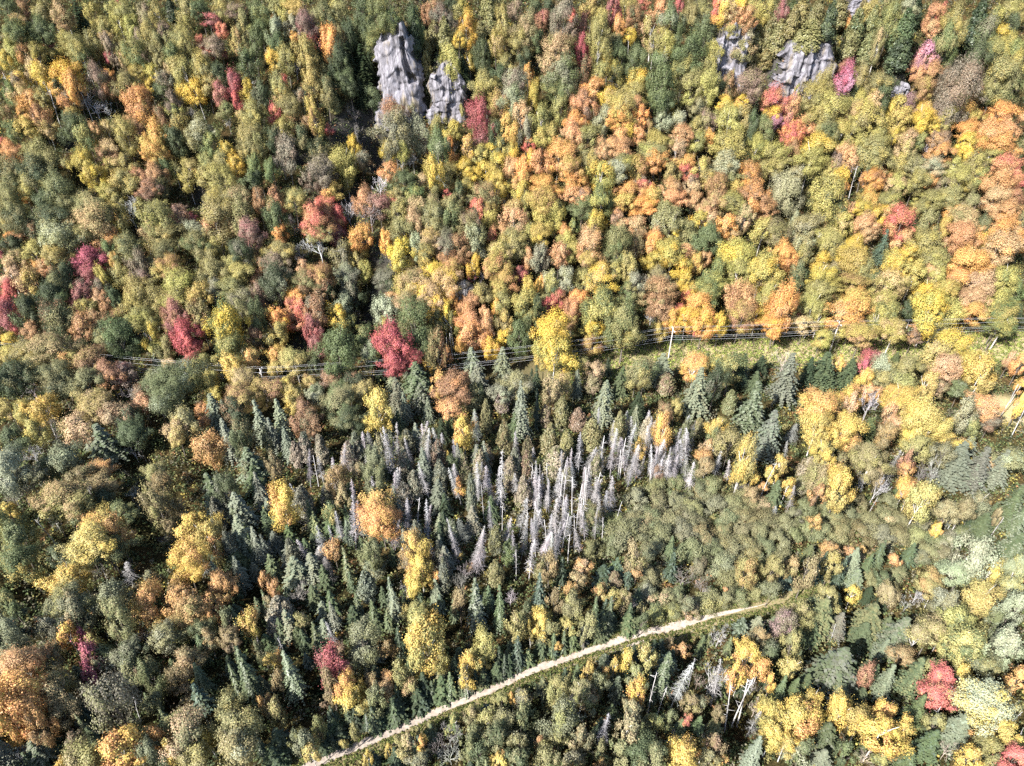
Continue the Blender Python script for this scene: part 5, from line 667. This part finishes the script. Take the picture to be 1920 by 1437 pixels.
plab = ['utility pole with white insulators low among yellow trees on the wire line', 'tall grey utility pole standing on the clearing edge beside the orange trees',
        'grey utility pole casting a thin shadow on the bright grass', 'slightly tilted grey utility pole at the far end of the clearing']
for k, p in enumerate(POLES):
    d = LINE[k + 2] - LINE[k]
    r = bpy.data.objects.new('utility_pole', None); COL.objects.link(r)
    r.location = (p[0], p[1], float(ground(p[0], p[1]))); r.rotation_euler = ((.0, 0, 0, .04)[k], (0, 0, 0, .05)[k], math.atan2(d[1], d[0]))
    r['label'], r['category'], r['group'] = plab[k], 'utility pole', 'utility poles along the forest clearing'
    link('pole_shaft', pole_me, r); link('crossarm', arm_me, r)
    for (oy, oz) in ATT[:3]:
        i = link('insulator', ins_me, r); i.location = (.16 if oy else 0, oy, oz - .30)
WLAB = ['uppermost bare wire strung along the pole tops', 'outer bare wire on the uphill crossarm ends', 'outer bare wire on the downhill crossarm ends', 'first cable slung below the crossarms', 'second cable slung below the crossarms', 'lowest cable slung along the utility poles']
for wi, (ay, az) in enumerate(ATT):
    segs = []
    pts = []
    stations = [LINE[0]] + [p[:2] for p in POLES] + [LINE[-1]]
    hz = [float(ground(s[0], s[1])) for s in stations]; hz[0] = WEST[2] - 9.0
    for a in range(len(stations) - 1):
        A, B = stations[a], stations[a + 1]
        L = np.hypot(*(B - A)); n = max(8, int(L / 3)); nrm = np.array([-(B - A)[1], (B - A)[0]]) / L
        sag = (.9 + .25 * (wi > 2)) * (L / 60) ** 2 * .55
        sag = min(sag, 3.2)
        for t in np.linspace(0, 1, n, endpoint=(a == len(stations) - 2)):
            q = A + (B - A) * t + nrm * ay
            pts.append((q[0], q[1], hz[a] * (1 - t) + hz[a + 1] * t + az - 4 * sag * t * (1 - t)))
    lab = WLAB[0] if wi == 1 else (WLAB[1] if ay > 1 else (WLAB[2] if ay < -1 else WLAB[wi]))
    o = link('power_line_wire', tube_mesh('power_line_wire', [(pts, [.018 if wi < 3 else .020] * len(pts))], M_WIRE, 4), category='wire', group='wires on the utility poles')
    o['label'] = lab

# ------------------------------------------------------------------ trees
def shade(c, rng, amt=.12):
    f = 1 + rng.uniform(-amt, amt)
    return tuple(float(max(.005, x * f * (1 + rng.uniform(-amt, amt) * .45))) for x in c)

TREES = []
for (ox, oy, s) in CROPS:
    for e in s.replace('\n', '').split(';'):
        p = e.split()
        cx, cy, w, h = [float(v) / 3.592 for v in p[:4]]
        kind, cols = p[4][0], p[4][1:].split('-')
        TREES.append(dict(x=cx + ox, y=cy + oy, w=w, h=h, k=kind, a=cols[0], b=cols[1] if len(cols) > 1 else None))

TREES = [t for t in TREES if not any(((t['x'] - q[0]) / q[2]) ** 2 + ((t['y'] - q[1]) / q[3]) ** 2 < 1.0 for q in POCKET_PX)]
tpx = along(np.array(TRACK_PX, float), 3.0)
for t in TREES:                                            # nothing stands on the track, and what grows before it leaves it in sight
    near = tpx[np.abs(tpx[:, 0] - t['x']) < t['w'] * .5 + 2]
    if len(near) and t['y'] > 1100:
        yc = np.interp(t['x'], tpx[:, 0], tpx[:, 1])
        if t['y'] > yc - 2: t['y'] = max(t['y'], near[:, 1].max() + t['h'] * .56 + 5)
        elif t['y'] + t['h'] * .5 > near[:, 1].min() - 4: t['y'] = near[:, 1].min() - 5 - t['h'] * .5
for t in TREES:
    yc = np.interp(t['x'], [1080, 1250, 1560, 1860], [676, 660, 652, 652])
    if t['x'] > 1190 and yc - 12 < t['y'] < 740 and not 1740 < t['x'] < 1815 and t['y'] - t['h'] * .5 < yc + 6: t['y'] = yc + 6 + t['h'] * .5
NAMES = {'O': 'orange_broadleaf_tree', 'A': 'orange_broadleaf_tree', 'R': 'red_broadleaf_tree', 'C': 'red_broadleaf_tree', 'Q': 'red_broadleaf_tree', 'V': 'red_broadleaf_tree', 'm': 'red_broadleaf_tree', 'Y': 'yellow_tan_broadleaf_tree', 'T': 'yellow_tan_broadleaf_tree',
         'y': 'pale_green_broadleaf_tree', 'W': 'pale_green_broadleaf_tree', 'G': 'tawny_broadleaf_tree', 'B': 'tawny_broadleaf_tree', 'g': 'dull_broadleaf_tree', 'd': 'dull_broadleaf_tree', 'k': 'dull_broadleaf_tree', 'M': 'dull_broadleaf_tree', 'o': 'broadleaf_tree', 'P': 'broadleaf_tree'}  # broadleaf trees are named by leaf colour; any species is a guess
KN = {'c': 'cedar_tree', 's': 'spruce_tree', 'f': 'fir_sapling', 'x': 'dead_conifer', 'n': 'bare_snag', 'w': 'leafless_tree', 'a': 'alder_shrub'}
NOUN = {'b': 'tree', 'c': 'narrow conifer', 's': 'spruce', 'f': 'young conifer', 'x': 'dead conifer', 'n': 'bare trunk', 'w': 'leafless tree', 'a': 'shrub'}
GROUP = {'b': 'broadleaf trees in the autumn forest', 'c': 'narrow conifers in the forest', 's': 'spruces in the forest', 'f': 'young conifers between the taller trees', 'x': 'dead standing conifers',
         'n': 'bare pale trunks', 'w': 'leafless broadleaf trees', 'a': 'shrubs of the low thicket'}

def elev(p): return math.atan2(H - p[2], math.hypot(p[0], p[1]))

R = random.Random(11)
NPR = np.random.default_rng(12)
for t in TREES:
    k = t['k']
    lift = 7.0
    for it in range(3):
        p, d = place(t['x'], t['y'], lift)
        e = elev(p); m = d / FPX
        W, Hh = t['w'] * m * .5, t['h'] * m * .5
        if k in 'ba':
            a = W * (1.06 if k == 'b' else 1.2)
            b = math.sqrt(max((Hh * 1.06) ** 2 - (a * math.sin(e)) ** 2, (.50 * a) ** 2)) / math.cos(e)
            b = min(b, 2.0 * a, 9.0)
            if k == 'a': b = min(b, a * R.uniform(.7, 1.05), 3.2); tot = b * 1.75; lift = tot - b
            else:
                a *= 1.10; top = b; b = b * t.setdefault('sq', R.uniform(1.08, 1.42)); tot = 2 * b + min(1.8 + .85 * a, 7.0); lift = tot - top
            t['dim'] = (a, b, tot)
        elif k in 'csf':
            a = W * (1.45 if k == 's' else 1.28 if k == 'f' else 1.18)
            ht = max((2 * Hh - a * math.sin(e) * .8) / math.cos(e) * (1.1 if k == 's' else 1.04), a * 2.0)
            ht = min(ht, 26.0)
            lift = ht * .46; t['dim'] = (a, a, ht)
        elif k == 'x' or k == 'n':
            ht = min(2 * Hh / math.cos(e), 24.0)
            lift = ht * .5; t['dim'] = (W, W, ht)
        else:
            a = W * 1.05; b = max(Hh / math.cos(e) * .8, a * .8); b = min(b, 1.6 * a)
            tot = b * 2.3; lift = tot * .52; t['dim'] = (a, b, tot)
    t['p'] = p; t['d'] = d
    gx, gy = p[0], p[1]
    t['gz'] = float(ground(gx, gy))

# ------------------------------------------------------------------ labels: every tree is told apart by look, then by what it stands beside
LM = [(741, 655, 'the crimson maple', 'b'), (1039, 635, 'the great yellow tree', 'b'), (1652, 467, 'the blue spruce', 's'), (1470, 566, 'the orange pyramid tree', 'b'), (1693, 412, 'the round salmon tree', 'b'),
      (600, 402, 'the pink-red tree', 'b'), (165, 484, 'the magenta maple', 'b'), (350, 632, 'the brick-red maple', 'b'), (706, 758, 'the lemon-yellow tree', 'b'), (845, 740, 'the rust maple', 'b'),
      (714, 967, 'the tall gold tree', 'b'), (340, 1040, 'the twin gold trees', 'b'), (795, 1195, 'the chartreuse tree', 'b'), (32, 1282, 'the great amber tree', 'b'), (167, 1232, 'the slim magenta tree', 'b'),
      (217, 1408, 'the domed golden tree', 'b'), (657, 1305, 'the yellow pointed tree', 'b'), (628, 1243, 'the wine-red tree', 'b'), (1075, 935, 'the dead grove', 'x'), (1242, 806, 'the little golden tree', 'b'),
      (1542, 767, 'the broad yellow maple', 'b'), (1732, 775, 'the yellow clearing tree', 'b'), (1567, 1257, 'the great grey pine', 's'), (1773, 1274, 'the leaning red tree', 'b'), (1854, 1310, 'the pale yellow dome', 'b'),
      (1333, 1277, 'the white leafless tree', 'w'), (1651, 1374, 'the yellow twins', 'b'), (376, 351, 'the copper tree', 'b'), (122, 139, 'the flame-orange tree', 'b'), (256, 189, 'the coral tree', 'b'),
      (1451, 181, 'the cliff-side red tree', 'b'), (1801, 156, 'the grey-mauve tree', 'b'), (1735, 103, 'the purple-pink tree', 'b'), (1584, 145, 'the magenta cliff tree', 'b'), (903, 220, 'the dusky maroon tree', 'b'),
      (873, 50, 'the high golden tree', 'b'), (1239, 156, 'the bottle-green tree', 'b'), (1473, 354, 'the sage-grey tree', 'b'), (1880, 685, 'the last utility pole', None), (1258, 650, 'the clearing-edge pole', None),
      (1560, 640, 'the shadow-casting pole', None), (503, 712, 'the low utility pole', None), (760, 140, 'the tall cliff', None), (842, 180, 'the shorter cliff', None), (1366, 110, 'the lilac outcrop', None),
      (1512, 130, 'the fluted slab', None), (1350, 970, 'the alder thicket', None), (1000, 1258, "the track's middle", None), (640, 1415, "the track's lower end", None), (1400, 1146, "the track's upper end", None),
      (1865, 830, 'the fallen brush', 'w'), (1820, 1045, 'the whitish tree', 'b'), (1473, 710, 'the tall grey spruce', 's'), (971, 778, 'the silver spruce', 's'), (735, 851, 'the white dead spire', 'x'),
      (890, 1028, 'the broken white snag', 'x'), (1306, 740, 'the ash-grey spruce', 's'), (685, 560, 'the black gully', None), (322, 792, 'the bluish twin-topped tree', 'b'), (1655, 1440, 'the bottom yellow trees', None),
      (1040, 280, 'the upper maple slope', None), (60, 60, 'the high green corner', None), (300, 60, 'the pale ridge trees', None), (1860, 60, 'the green ridge corner', None), (60, 760, 'the shaded hollow', None), (1730, 900, 'the windfall patch', None)]
LMH = {  # the landmarks' own labels
    'the crimson maple': 'tall pointed crimson maple standing just uphill of the wires', 'the great yellow tree': 'large yellow tree with a green skirt standing at the wires', 'the blue spruce': 'lone narrow blue spruce rising among yellow green trees',
    'the orange pyramid tree': 'bright orange pyramid-shaped tree above the clearing', 'the round salmon tree': 'round salmon red tree on the hillside uphill of the blue spruce', 'the pink-red tree': 'large pink-red tree with pale salmon lower leaves on the dark hillside',
    'the magenta maple': 'round magenta maple with a bare grey underside on the shaded hillside', 'the brick-red maple': 'ragged brick-red maple hanging over yellow bushes near the wires', 'the lemon-yellow tree': 'glowing lemon-yellow tree just downhill of the wires among grey spruces',
    'the rust maple': 'dense rust brown maple crown among grey spruces below the wires', 'the tall gold tree': 'tall gold orange tree standing in the grey conifer wood', 'the twin gold trees': 'golden orange tree, brighter and lower of two touching crowns',
    'the chartreuse tree': 'tall chartreuse tree above the gravel track', 'the great amber tree': 'huge amber broadleaf crown cut by the picture edge', 'the slim magenta tree': 'slim magenta red tree beside a small yellow tree', 'the domed golden tree': 'deep golden dome-shaped tree at the bottom edge',
    'the yellow pointed tree': 'pointed yellow tree with orange tips beside the wine-red tree', 'the wine-red tree': 'dark wine-red tree beside the pointed yellow tree', 'the little golden tree': 'little glowing golden tree above the dead white trunks',
    'the broad yellow maple': 'broad bright yellow maple with an orange top below the clearing', 'the yellow clearing tree': 'full bright yellow tree near the far end of the clearing', 'the great grey pine': 'broad grey green conifer, bulkiest of those below the track',
    'the leaning red tree': 'vivid red tree with pale trunk leaning beside the pale yellow dome', 'the pale yellow dome': 'wide pale yellow dome-shaped tree beside the vivid red tree', 'the white leafless tree': 'tall white leafless tree with dense twigs below the track',
    'the yellow twins': 'bright yellow broad tree beneath the great grey pine', 'the copper tree': 'copper orange flame-shaped tree against a dark gap', 'the flame-orange tree': 'flame orange tree high on the sunny hillside', 'the coral tree': 'coral salmon round tree on the upper hillside',
    'the cliff-side red tree': 'red pink round tree at the foot of the fluted slab', 'the grey-mauve tree': 'large grey mauve tree standing among green conifers', 'the purple-pink tree': 'purple pink tree among green conifers high on the hill', 'the magenta cliff tree': 'dark magenta tree beside the fluted rock slab',
    'the dusky maroon tree': 'dusky maroon tree downhill of the shorter pale cliff', 'the high golden tree': 'golden yellow tree above the two rock cliffs', 'the bottle-green tree': 'massive bottle green tree among olive and orange crowns', 'the sage-grey tree': 'pale sage grey round tree with visible grey limbs on the hillside',
    'the fallen brush': 'tangle of pale fallen dead branches lying in the windfall', 'the whitish tree': 'whitish green tree bleached by glare near the track end', 'the tall grey spruce': 'tallest grey spruce standing below the clearing', 'the silver spruce': 'tall silver grey spruce with a dead white base',
    'the white dead spire': 'white dead conifer spire beside the lemon-yellow tree', 'the broken white snag': 'thick broken white dead conifer below the grey wood', 'the ash-grey spruce': 'wide ash grey spruce casting a dark shadow beneath the clearing-edge pole',
    'the bluish twin-topped tree': 'wide bluish green tree with olive shoulder downhill of the wires', 'the dead grove': 'thickest white dead conifer of the dead grove'}
taken = {}
for (lx, ly, ph, kk) in LM:
    if kk is None or ph not in LMH: continue
    c = [t for t in TREES if t['k'] == kk and 'own' not in t]
    c = min(c, key=lambda t: math.hypot(t['x'] - lx, t['y'] - ly) - .25 * t['w'])
    c['own'] = LMH[ph]; taken[ph] = c
ORD = ['first', 'second', 'third', 'fourth', 'fifth', 'sixth', 'seventh', 'eighth', 'ninth', 'tenth', 'eleventh', 'twelfth', 'thirteenth', 'fourteenth', 'fifteenth', 'sixteenth', 'seventeenth', 'eighteenth', 'nineteenth', 'twentieth']
bykey = {}
for t in TREES:
    if 'own' in t: t['label'] = t['own']; continue
    q = sorted(LM, key=lambda l: math.hypot(t['x'] - l[0], t['y'] - l[1]))
    A = q[0]
    dx, dy = t['x'] - A[0], t['y'] - A[1]; r = math.hypot(dx, dy) + 1e-6
    def score(l):
        ex, ey = l[0] - A[0], l[1] - A[1]; s = math.hypot(ex, ey)
        return (dx * ex + dy * ey) / r / s - .0006 * s
    B = max((l for l in q[1:] if math.hypot(l[0] - A[0], l[1] - A[1]) > r), key=score)
    w = t['w']
    size = ('small ' if w < 24 else 'large ' if w > 50 else '') if t['k'] in 'baws' else ('short ' if t['h'] < 42 else 'tall ' if t['h'] > 75 else '')
    col = CNAME[t['a']] if t['k'] not in 'n' else 'pale'
    fl = (FLECK[t['b']] + '-flecked ') if t['b'] else ''
    n = lambda s: len(s.replace('-', ' ').replace("'", ' ').split())
    what = f"{size}{fl}{col} {NOUN[t['k']]}"
    room = 16 - 5 - n(A[2]) - n(B[2])
    if n(what) > room: what = f"{fl}{col} {NOUN[t['k']]}"
    if n(what) > room: what = f"{size}{col} {NOUN[t['k']]}"
    if n(what) > room: what = f"{col} {NOUN[t['k']]}"
    key = (what, A[2], B[2])
    bykey.setdefault(key, []).append((r, t))
for (what, A, B), L in bykey.items():
    L.sort(key=lambda p: p[0])
    for i, (r, t) in enumerate(L):
        if len(L) == 1: t['label'] = f"{what} out from {A} towards {B}" if r > 60 else f"{what} beside {A} towards {B}"
        else: t['label'] = f"{what}, {ORD[min(i, 19)]} out from {A} towards {B}"

# ------------------------------------------------------------------ build the trees
def colours(t):
    pal = CONIFER if t['k'] in 'csf' else PAL
    a = pal.get(t['a'], PAL[t['a']])
    if t['k'] == 'a': a = tuple(.4 * x + .6 * f for x, f in zip(a, (.150, .158, .078)))
    a = shade(a, R)
    if t['b']: b = shade(pal.get(t['b'], PAL[t['b']]), R)
    elif t['k'] == 'b': b = shade(tuple((.68 * x + .32 * y) for x, y in zip(PAL[SECOND.get(t['a'], 'o')], a)), R)
    else: b = shade(tuple(x * f for x, f in zip(a, (1.08, 1.0, .88))), R, .2)
    return a, b

SECOND = {'O': 'G', 'A': 'T', 'R': 'A', 'C': 'm', 'Y': 'y', 'y': 'o', 'o': 'G', 'G': 'o', 'B': 'G', 'M': 'o', 'T': 'G', 'd': 'g', 'g': 'y', 'P': 'o', 'k': 'o', 'm': 'B', 'Q': 'm', 'V': 'A', 'W': 'P'}
def root(name, t):
    r = bpy.data.objects.new(name, None)
    COL.objects.link(r)
    r.location = (t['p'][0], t['p'][1], t['gz'] - .05)
    r.rotation_euler = (0, 0, R.uniform(0, 6.28))
    r.empty_display_size = .5
    mark(r, t)
    return r
def mark(o, t):
    o['label'] = t['label']; o['category'] = 'shrub' if t['k'] == 'a' else 'tree'; o['group'] = GROUP[t['k']]
def tint(o, a, b):
    o.color = (*a, 1); o['tint_b'] = [float(v) for v in b]
def muted(c, t):
    """Leaves lose some of their colour by late autumn; the wet low ground keeps greyer, greener trees than the hillside."""
    l = .3 * c[0] + .6 * c[1] + .1 * c[2]
    c = [x + (l - x) * (.04 if t['y'] < 660 else .14) for x in c]
    if t['k'] == 'b' and t['y'] > 800 and t['a'] in 'BTAkGMmoOd' and 'own' not in t and t['h'] < 75:
        f = .52 if t['a'] in 'BTAkMmG' else .22
        c = [x + (y - x) * f for x, y in zip(c, (.128, .152, .074))]
    return tuple(c)
def part(name, me, r, scale, z=0.0):
    o = bpy.data.objects.new(name, me); COL.objects.link(o); o.parent = r
    o.location = (0, 0, z); o.scale = scale
    return o
WCOL = {'L': (1.0, .97, .99), 'k': (.50, .46, .44), 'P': (.85, .87, .80), 'T': (.92, .78, .66)}
for t in TREES:
    k = t['k']; a, b, tot = t['dim']
    ca, cb = muted(colours(t)[0], t), muted(colours(t)[1], t)
    if k == 'b':
        r = root(NAMES[t['a']], t)
        r.rotation_euler = (R.uniform(-.06, .06), R.uniform(-.06, .06), R.uniform(0, 6.28))
        cls = 'small' if a < 2.3 else 'mid' if a < 4.2 else 'big' if a < 7.5 else 'huge'
        o = part('crown', R.choice(CROWN[cls]), r, (a, a * R.uniform(.9, 1.08), b), tot - b)
        tint(o, ca, cb)
        pale = t['a'] in 'YyT' and R.random() < .6
        hc = tot - b
        o = part('trunk', R.choice(PTRUNK if pale else TRUNK), r, (max(hc * .42, a * .85), max(hc * .42, a * .85), hc))
    elif k == 'a':
        o = link(KN[k], R.choice(CROWN['small' if a < 2.0 else 'mid'])); mark(o, t)
        o.location = (t['p'][0], t['p'][1], t['gz'] + tot - b - .1); o.scale = (a, a, b); o.rotation_euler = (0, 0, R.uniform(0, 6.28))
        tint(o, ca, cb)
    elif k in 'csf':
        r = root(KN[k], t)
        me = R.choice({'c': CEDAR, 's': SPRUCE, 'f': FIR}[k])
        z = 0 if k == 'f' else tot * .08
        o = part('crown', me, r, (a, a, tot - z), z)
        tint(o, ca, cb)
        part('trunk', CTRUNK, r, (tot * .9, tot * .9, tot))
    elif k == 'x':
        r = root(KN[k], t)
        tr, br = R.choice(DEADC)
        s = max(a / .17, tot * .55); r.rotation_euler = (R.gauss(0, .09), R.gauss(0, .09), R.uniform(0, 6.28))
        f = R.uniform(.55, 1.12); c = tuple(v * f for v in shade(WCOL.get(t['a'], (1, 1, 1)), R, .10))
        for nm, me in (('trunk', tr), ('branches', br)):
            o = part(nm, me, r, ((s if nm == 'branches' else tot * .8), (s if nm == 'branches' else tot * .8), tot)); o.color = (*c, 1)
    elif k == 'n':
        o = link(KN[k], R.choice(SNAG)); mark(o, t)
        o.location = (t['p'][0], t['p'][1], t['gz'] - .05); o.rotation_euler = (R.uniform(-.08, .08), R.uniform(-.08, .08), R.uniform(0, 6.28))
        th = min(max(t['w'] * t['d'] / FPX / .024 * .40, tot * .6), tot * 1.3)
        o.scale = (th, th, tot); o.color = (1, .98, .97, 1)
    else:
        r = root(KN[k], t)
        lm, tw = R.choice(BARE)
        c = shade(WCOL.get(t['a'], (1, 1, 1)), R, .1)
        lo = tot - b
        zs = lo / 1.65
        for nm, me in (('trunk', lm), ('twigs', tw)):
            o = part(nm, me, r, (a, a, (tot) / 2.65), tot / 2.65 * 1.6); o.color = (*c, 1)

# ------------------------------------------------------------------ undergrowth and grass (uncountable)
def in_view(X, Y, Z, pad=60):
    dx, dy, dz = X, Y, Z - H
    c, s = math.cos(PITCH), math.sin(PITCH)
    zz = dy * c - dz * s
    u = dx / zz * FPX + 960; v = (-dz * c - dy * s) / zz * FPX + 718.5
    return (zz > 10) & (u > -pad) & (u < 1920 + pad) & (v > -pad) & (v < 1437 + pad)
def beside(P, reach):
    def f(rng, n):
        Q = along(P, .5); i = rng.integers(0, len(Q), n)
        return Q[i, 0] + rng.uniform(-reach, reach, n), Q[i, 1] + rng.uniform(-reach, reach, n)
    return f
def scatter(name, n, seed, per, rad, size, pick, cols, weights, hfac=1.0, where=None):
    rng = np.random.default_rng(seed)
    X, Y = where(rng, n) if where else (rng.uniform(-260, 260, n), rng.uniform(42, 330, n))
    Z = ground(X, Y)
    keep = in_view(X, Y, Z) & pick(X, Y, rng)
    X, Y, Z = X[keep], Y[keep], Z[keep]
    m = len(X)
    if m == 0: return None
    cc = np.array([PAL.get(c, CONIFER.get(c)) if isinstance(c, str) else c for c in cols])
    ci = cc[rng.choice(len(cols), m, p=np.array(weights) / sum(weights))]
    rr = rng.uniform(.5, 1.15, m) * rad
    d = rng.normal(size=(m, per, 3)); d /= np.linalg.norm(d, axis=2, keepdims=True); d[:, :, 2] = np.abs(d[:, :, 2])
    c = np.stack([X, Y, Z], 1)[:, None, :] + d * rr[:, None, None] * np.array([1, 1, hfac]) * rng.uniform(.5, 1, (m, per, 1)) + np.array([0, 0, .1])
    nr = d * .7 + rng.normal(size=d.shape) * .5 + np.array([0, 0, .4])
    col = np.repeat(ci[:, None, :], per, 1) * rng.uniform(.6, 1.35, (m, per, 1))
    col = np.concatenate([col, np.ones((m, per, 1))], 2)
    q = leaf_quads(rng, c.reshape(-1, 3), nr.reshape(-1, 3), size)
    return link(name, leaf_mesh(name, q, col.reshape(-1, 4), M_UNDER), kind='stuff')
steep = lambda X, Y: np.abs(ground(X, Y + 1.5) - ground(X, Y - 1.5)) > 5.5
o = scatter('undergrowth', 105000, 31, 13, 1.25, .46, lambda X, Y, r: (dist_to(TRACK, X, Y) > 2.6) & (dist_to(LINE[1:], X, Y) > 6) & (np.hypot((X - BARE_AT[0]) * .8, Y - BARE_AT[1]) > 6) & (~steep(X, Y) | (r.uniform(size=X.shape) < .85)), ['d', 'g', 'o', 'k', 'B', 'G', 'y'], [4.5, 4.5, 3, 2.5, .5, .35, .25], 1.5)
o['label'] = 'low mixed undergrowth filling the gaps between the trees'
o = scatter('clearing_grass', 16000, 32, 8, .62, .34, lambda X, Y, r: (dist_to(LINE[1:], X, Y) < 7.5) & (X > 10), [(.22, .25, .07), (.34, .26, .15), (.13, .15, .06), (.38, .28, .20), (.30, .36, .09)], [3.5, 1.3, 3, .8, 2.4], 1.3, beside(LINE[1:], 8))
if o: o['label'] = 'pale grass and low brush in the clearing under the wires'
o = scatter('verge_grass', 9000, 33, 8, .34, .24, lambda X, Y, r: (dist_to(TRACK, X, Y) < 2.9) & (dist_to(TRACK, X, Y) > .62), [(.17, .175, .06), (.10, .125, .04), (.27, .22, .11), (.07, .09, .03)], [3, 3, 1.2, 2], 1.1, beside(TRACK, 3.2))
if o: o['label'] = 'olive grass verge along the gravel track'

# ------------------------------------------------------------------ the wood goes on beyond the frame (one mass, not seen in the photo)
def outer_wood():
    rg = random.Random(71); rn = np.random.default_rng(72)
    spots = [(rg.uniform(-330, -45), rg.uniform(0, 1437)) for i in range(60)] + [(rg.uniform(1965, 2250), rg.uniform(0, 1437)) for i in range(60)]
    spots += [(rg.uniform(-200, 2100), rg.uniform(1490, 1640)) for i in range(46)] + [(rg.uniform(-200, 2100), rg.uniform(-170, -45)) for i in range(44)]
    bank = []
    for me in CROWN['small'][:4]:
        co = np.zeros(len(me.vertices) * 3, np.float32); me.vertices.foreach_get('co', co)
        at = np.zeros(len(me.vertices) * 4, np.float32); me.attributes['leaf'].data.foreach_get('color', at)
        bank.append((co.reshape(-1, 3), at.reshape(-1, 4)))
    V, A = [], []
    for (x, y) in spots:
        co, at = bank[rg.randrange(4)]
        a = rg.uniform(2.6, 4.6); b = a * rg.uniform(1.0, 1.5)
        p, d = place(x, y, b * 1.4)
        if dist_to(TRACK, p[0], p[1]) < 6 or dist_to(LINE[1:], p[0], p[1]) < 8: continue
        an = rg.uniform(0, 6.28); c, s = math.cos(an), math.sin(an)
        g = float(ground(p[0], p[1]))
        q = np.stack([(co[:, 0] * c - co[:, 1] * s) * a + p[0], (co[:, 0] * s + co[:, 1] * c) * a + p[1], co[:, 2] * b + g + b * 1.35], 1)
        col = np.array(shade(PAL[rg.choice('ooogggydGGTBOYk')], rg, .15))
        cc = col[None, :] * (.78 + .44 * at[:, :1])
        V.append(q); A.append(np.concatenate([cc, np.ones((len(cc), 1))], 1))
    V, A = np.concatenate(V), np.concatenate(A)
    return mesh_np('outer_forest', V, np.arange(len(V)), np.full(len(V) // 4, 4), M_UNDER, A)
link('outer_forest', outer_wood(), kind='stuff', label='mixed autumn wood continuing past the edges of the view')
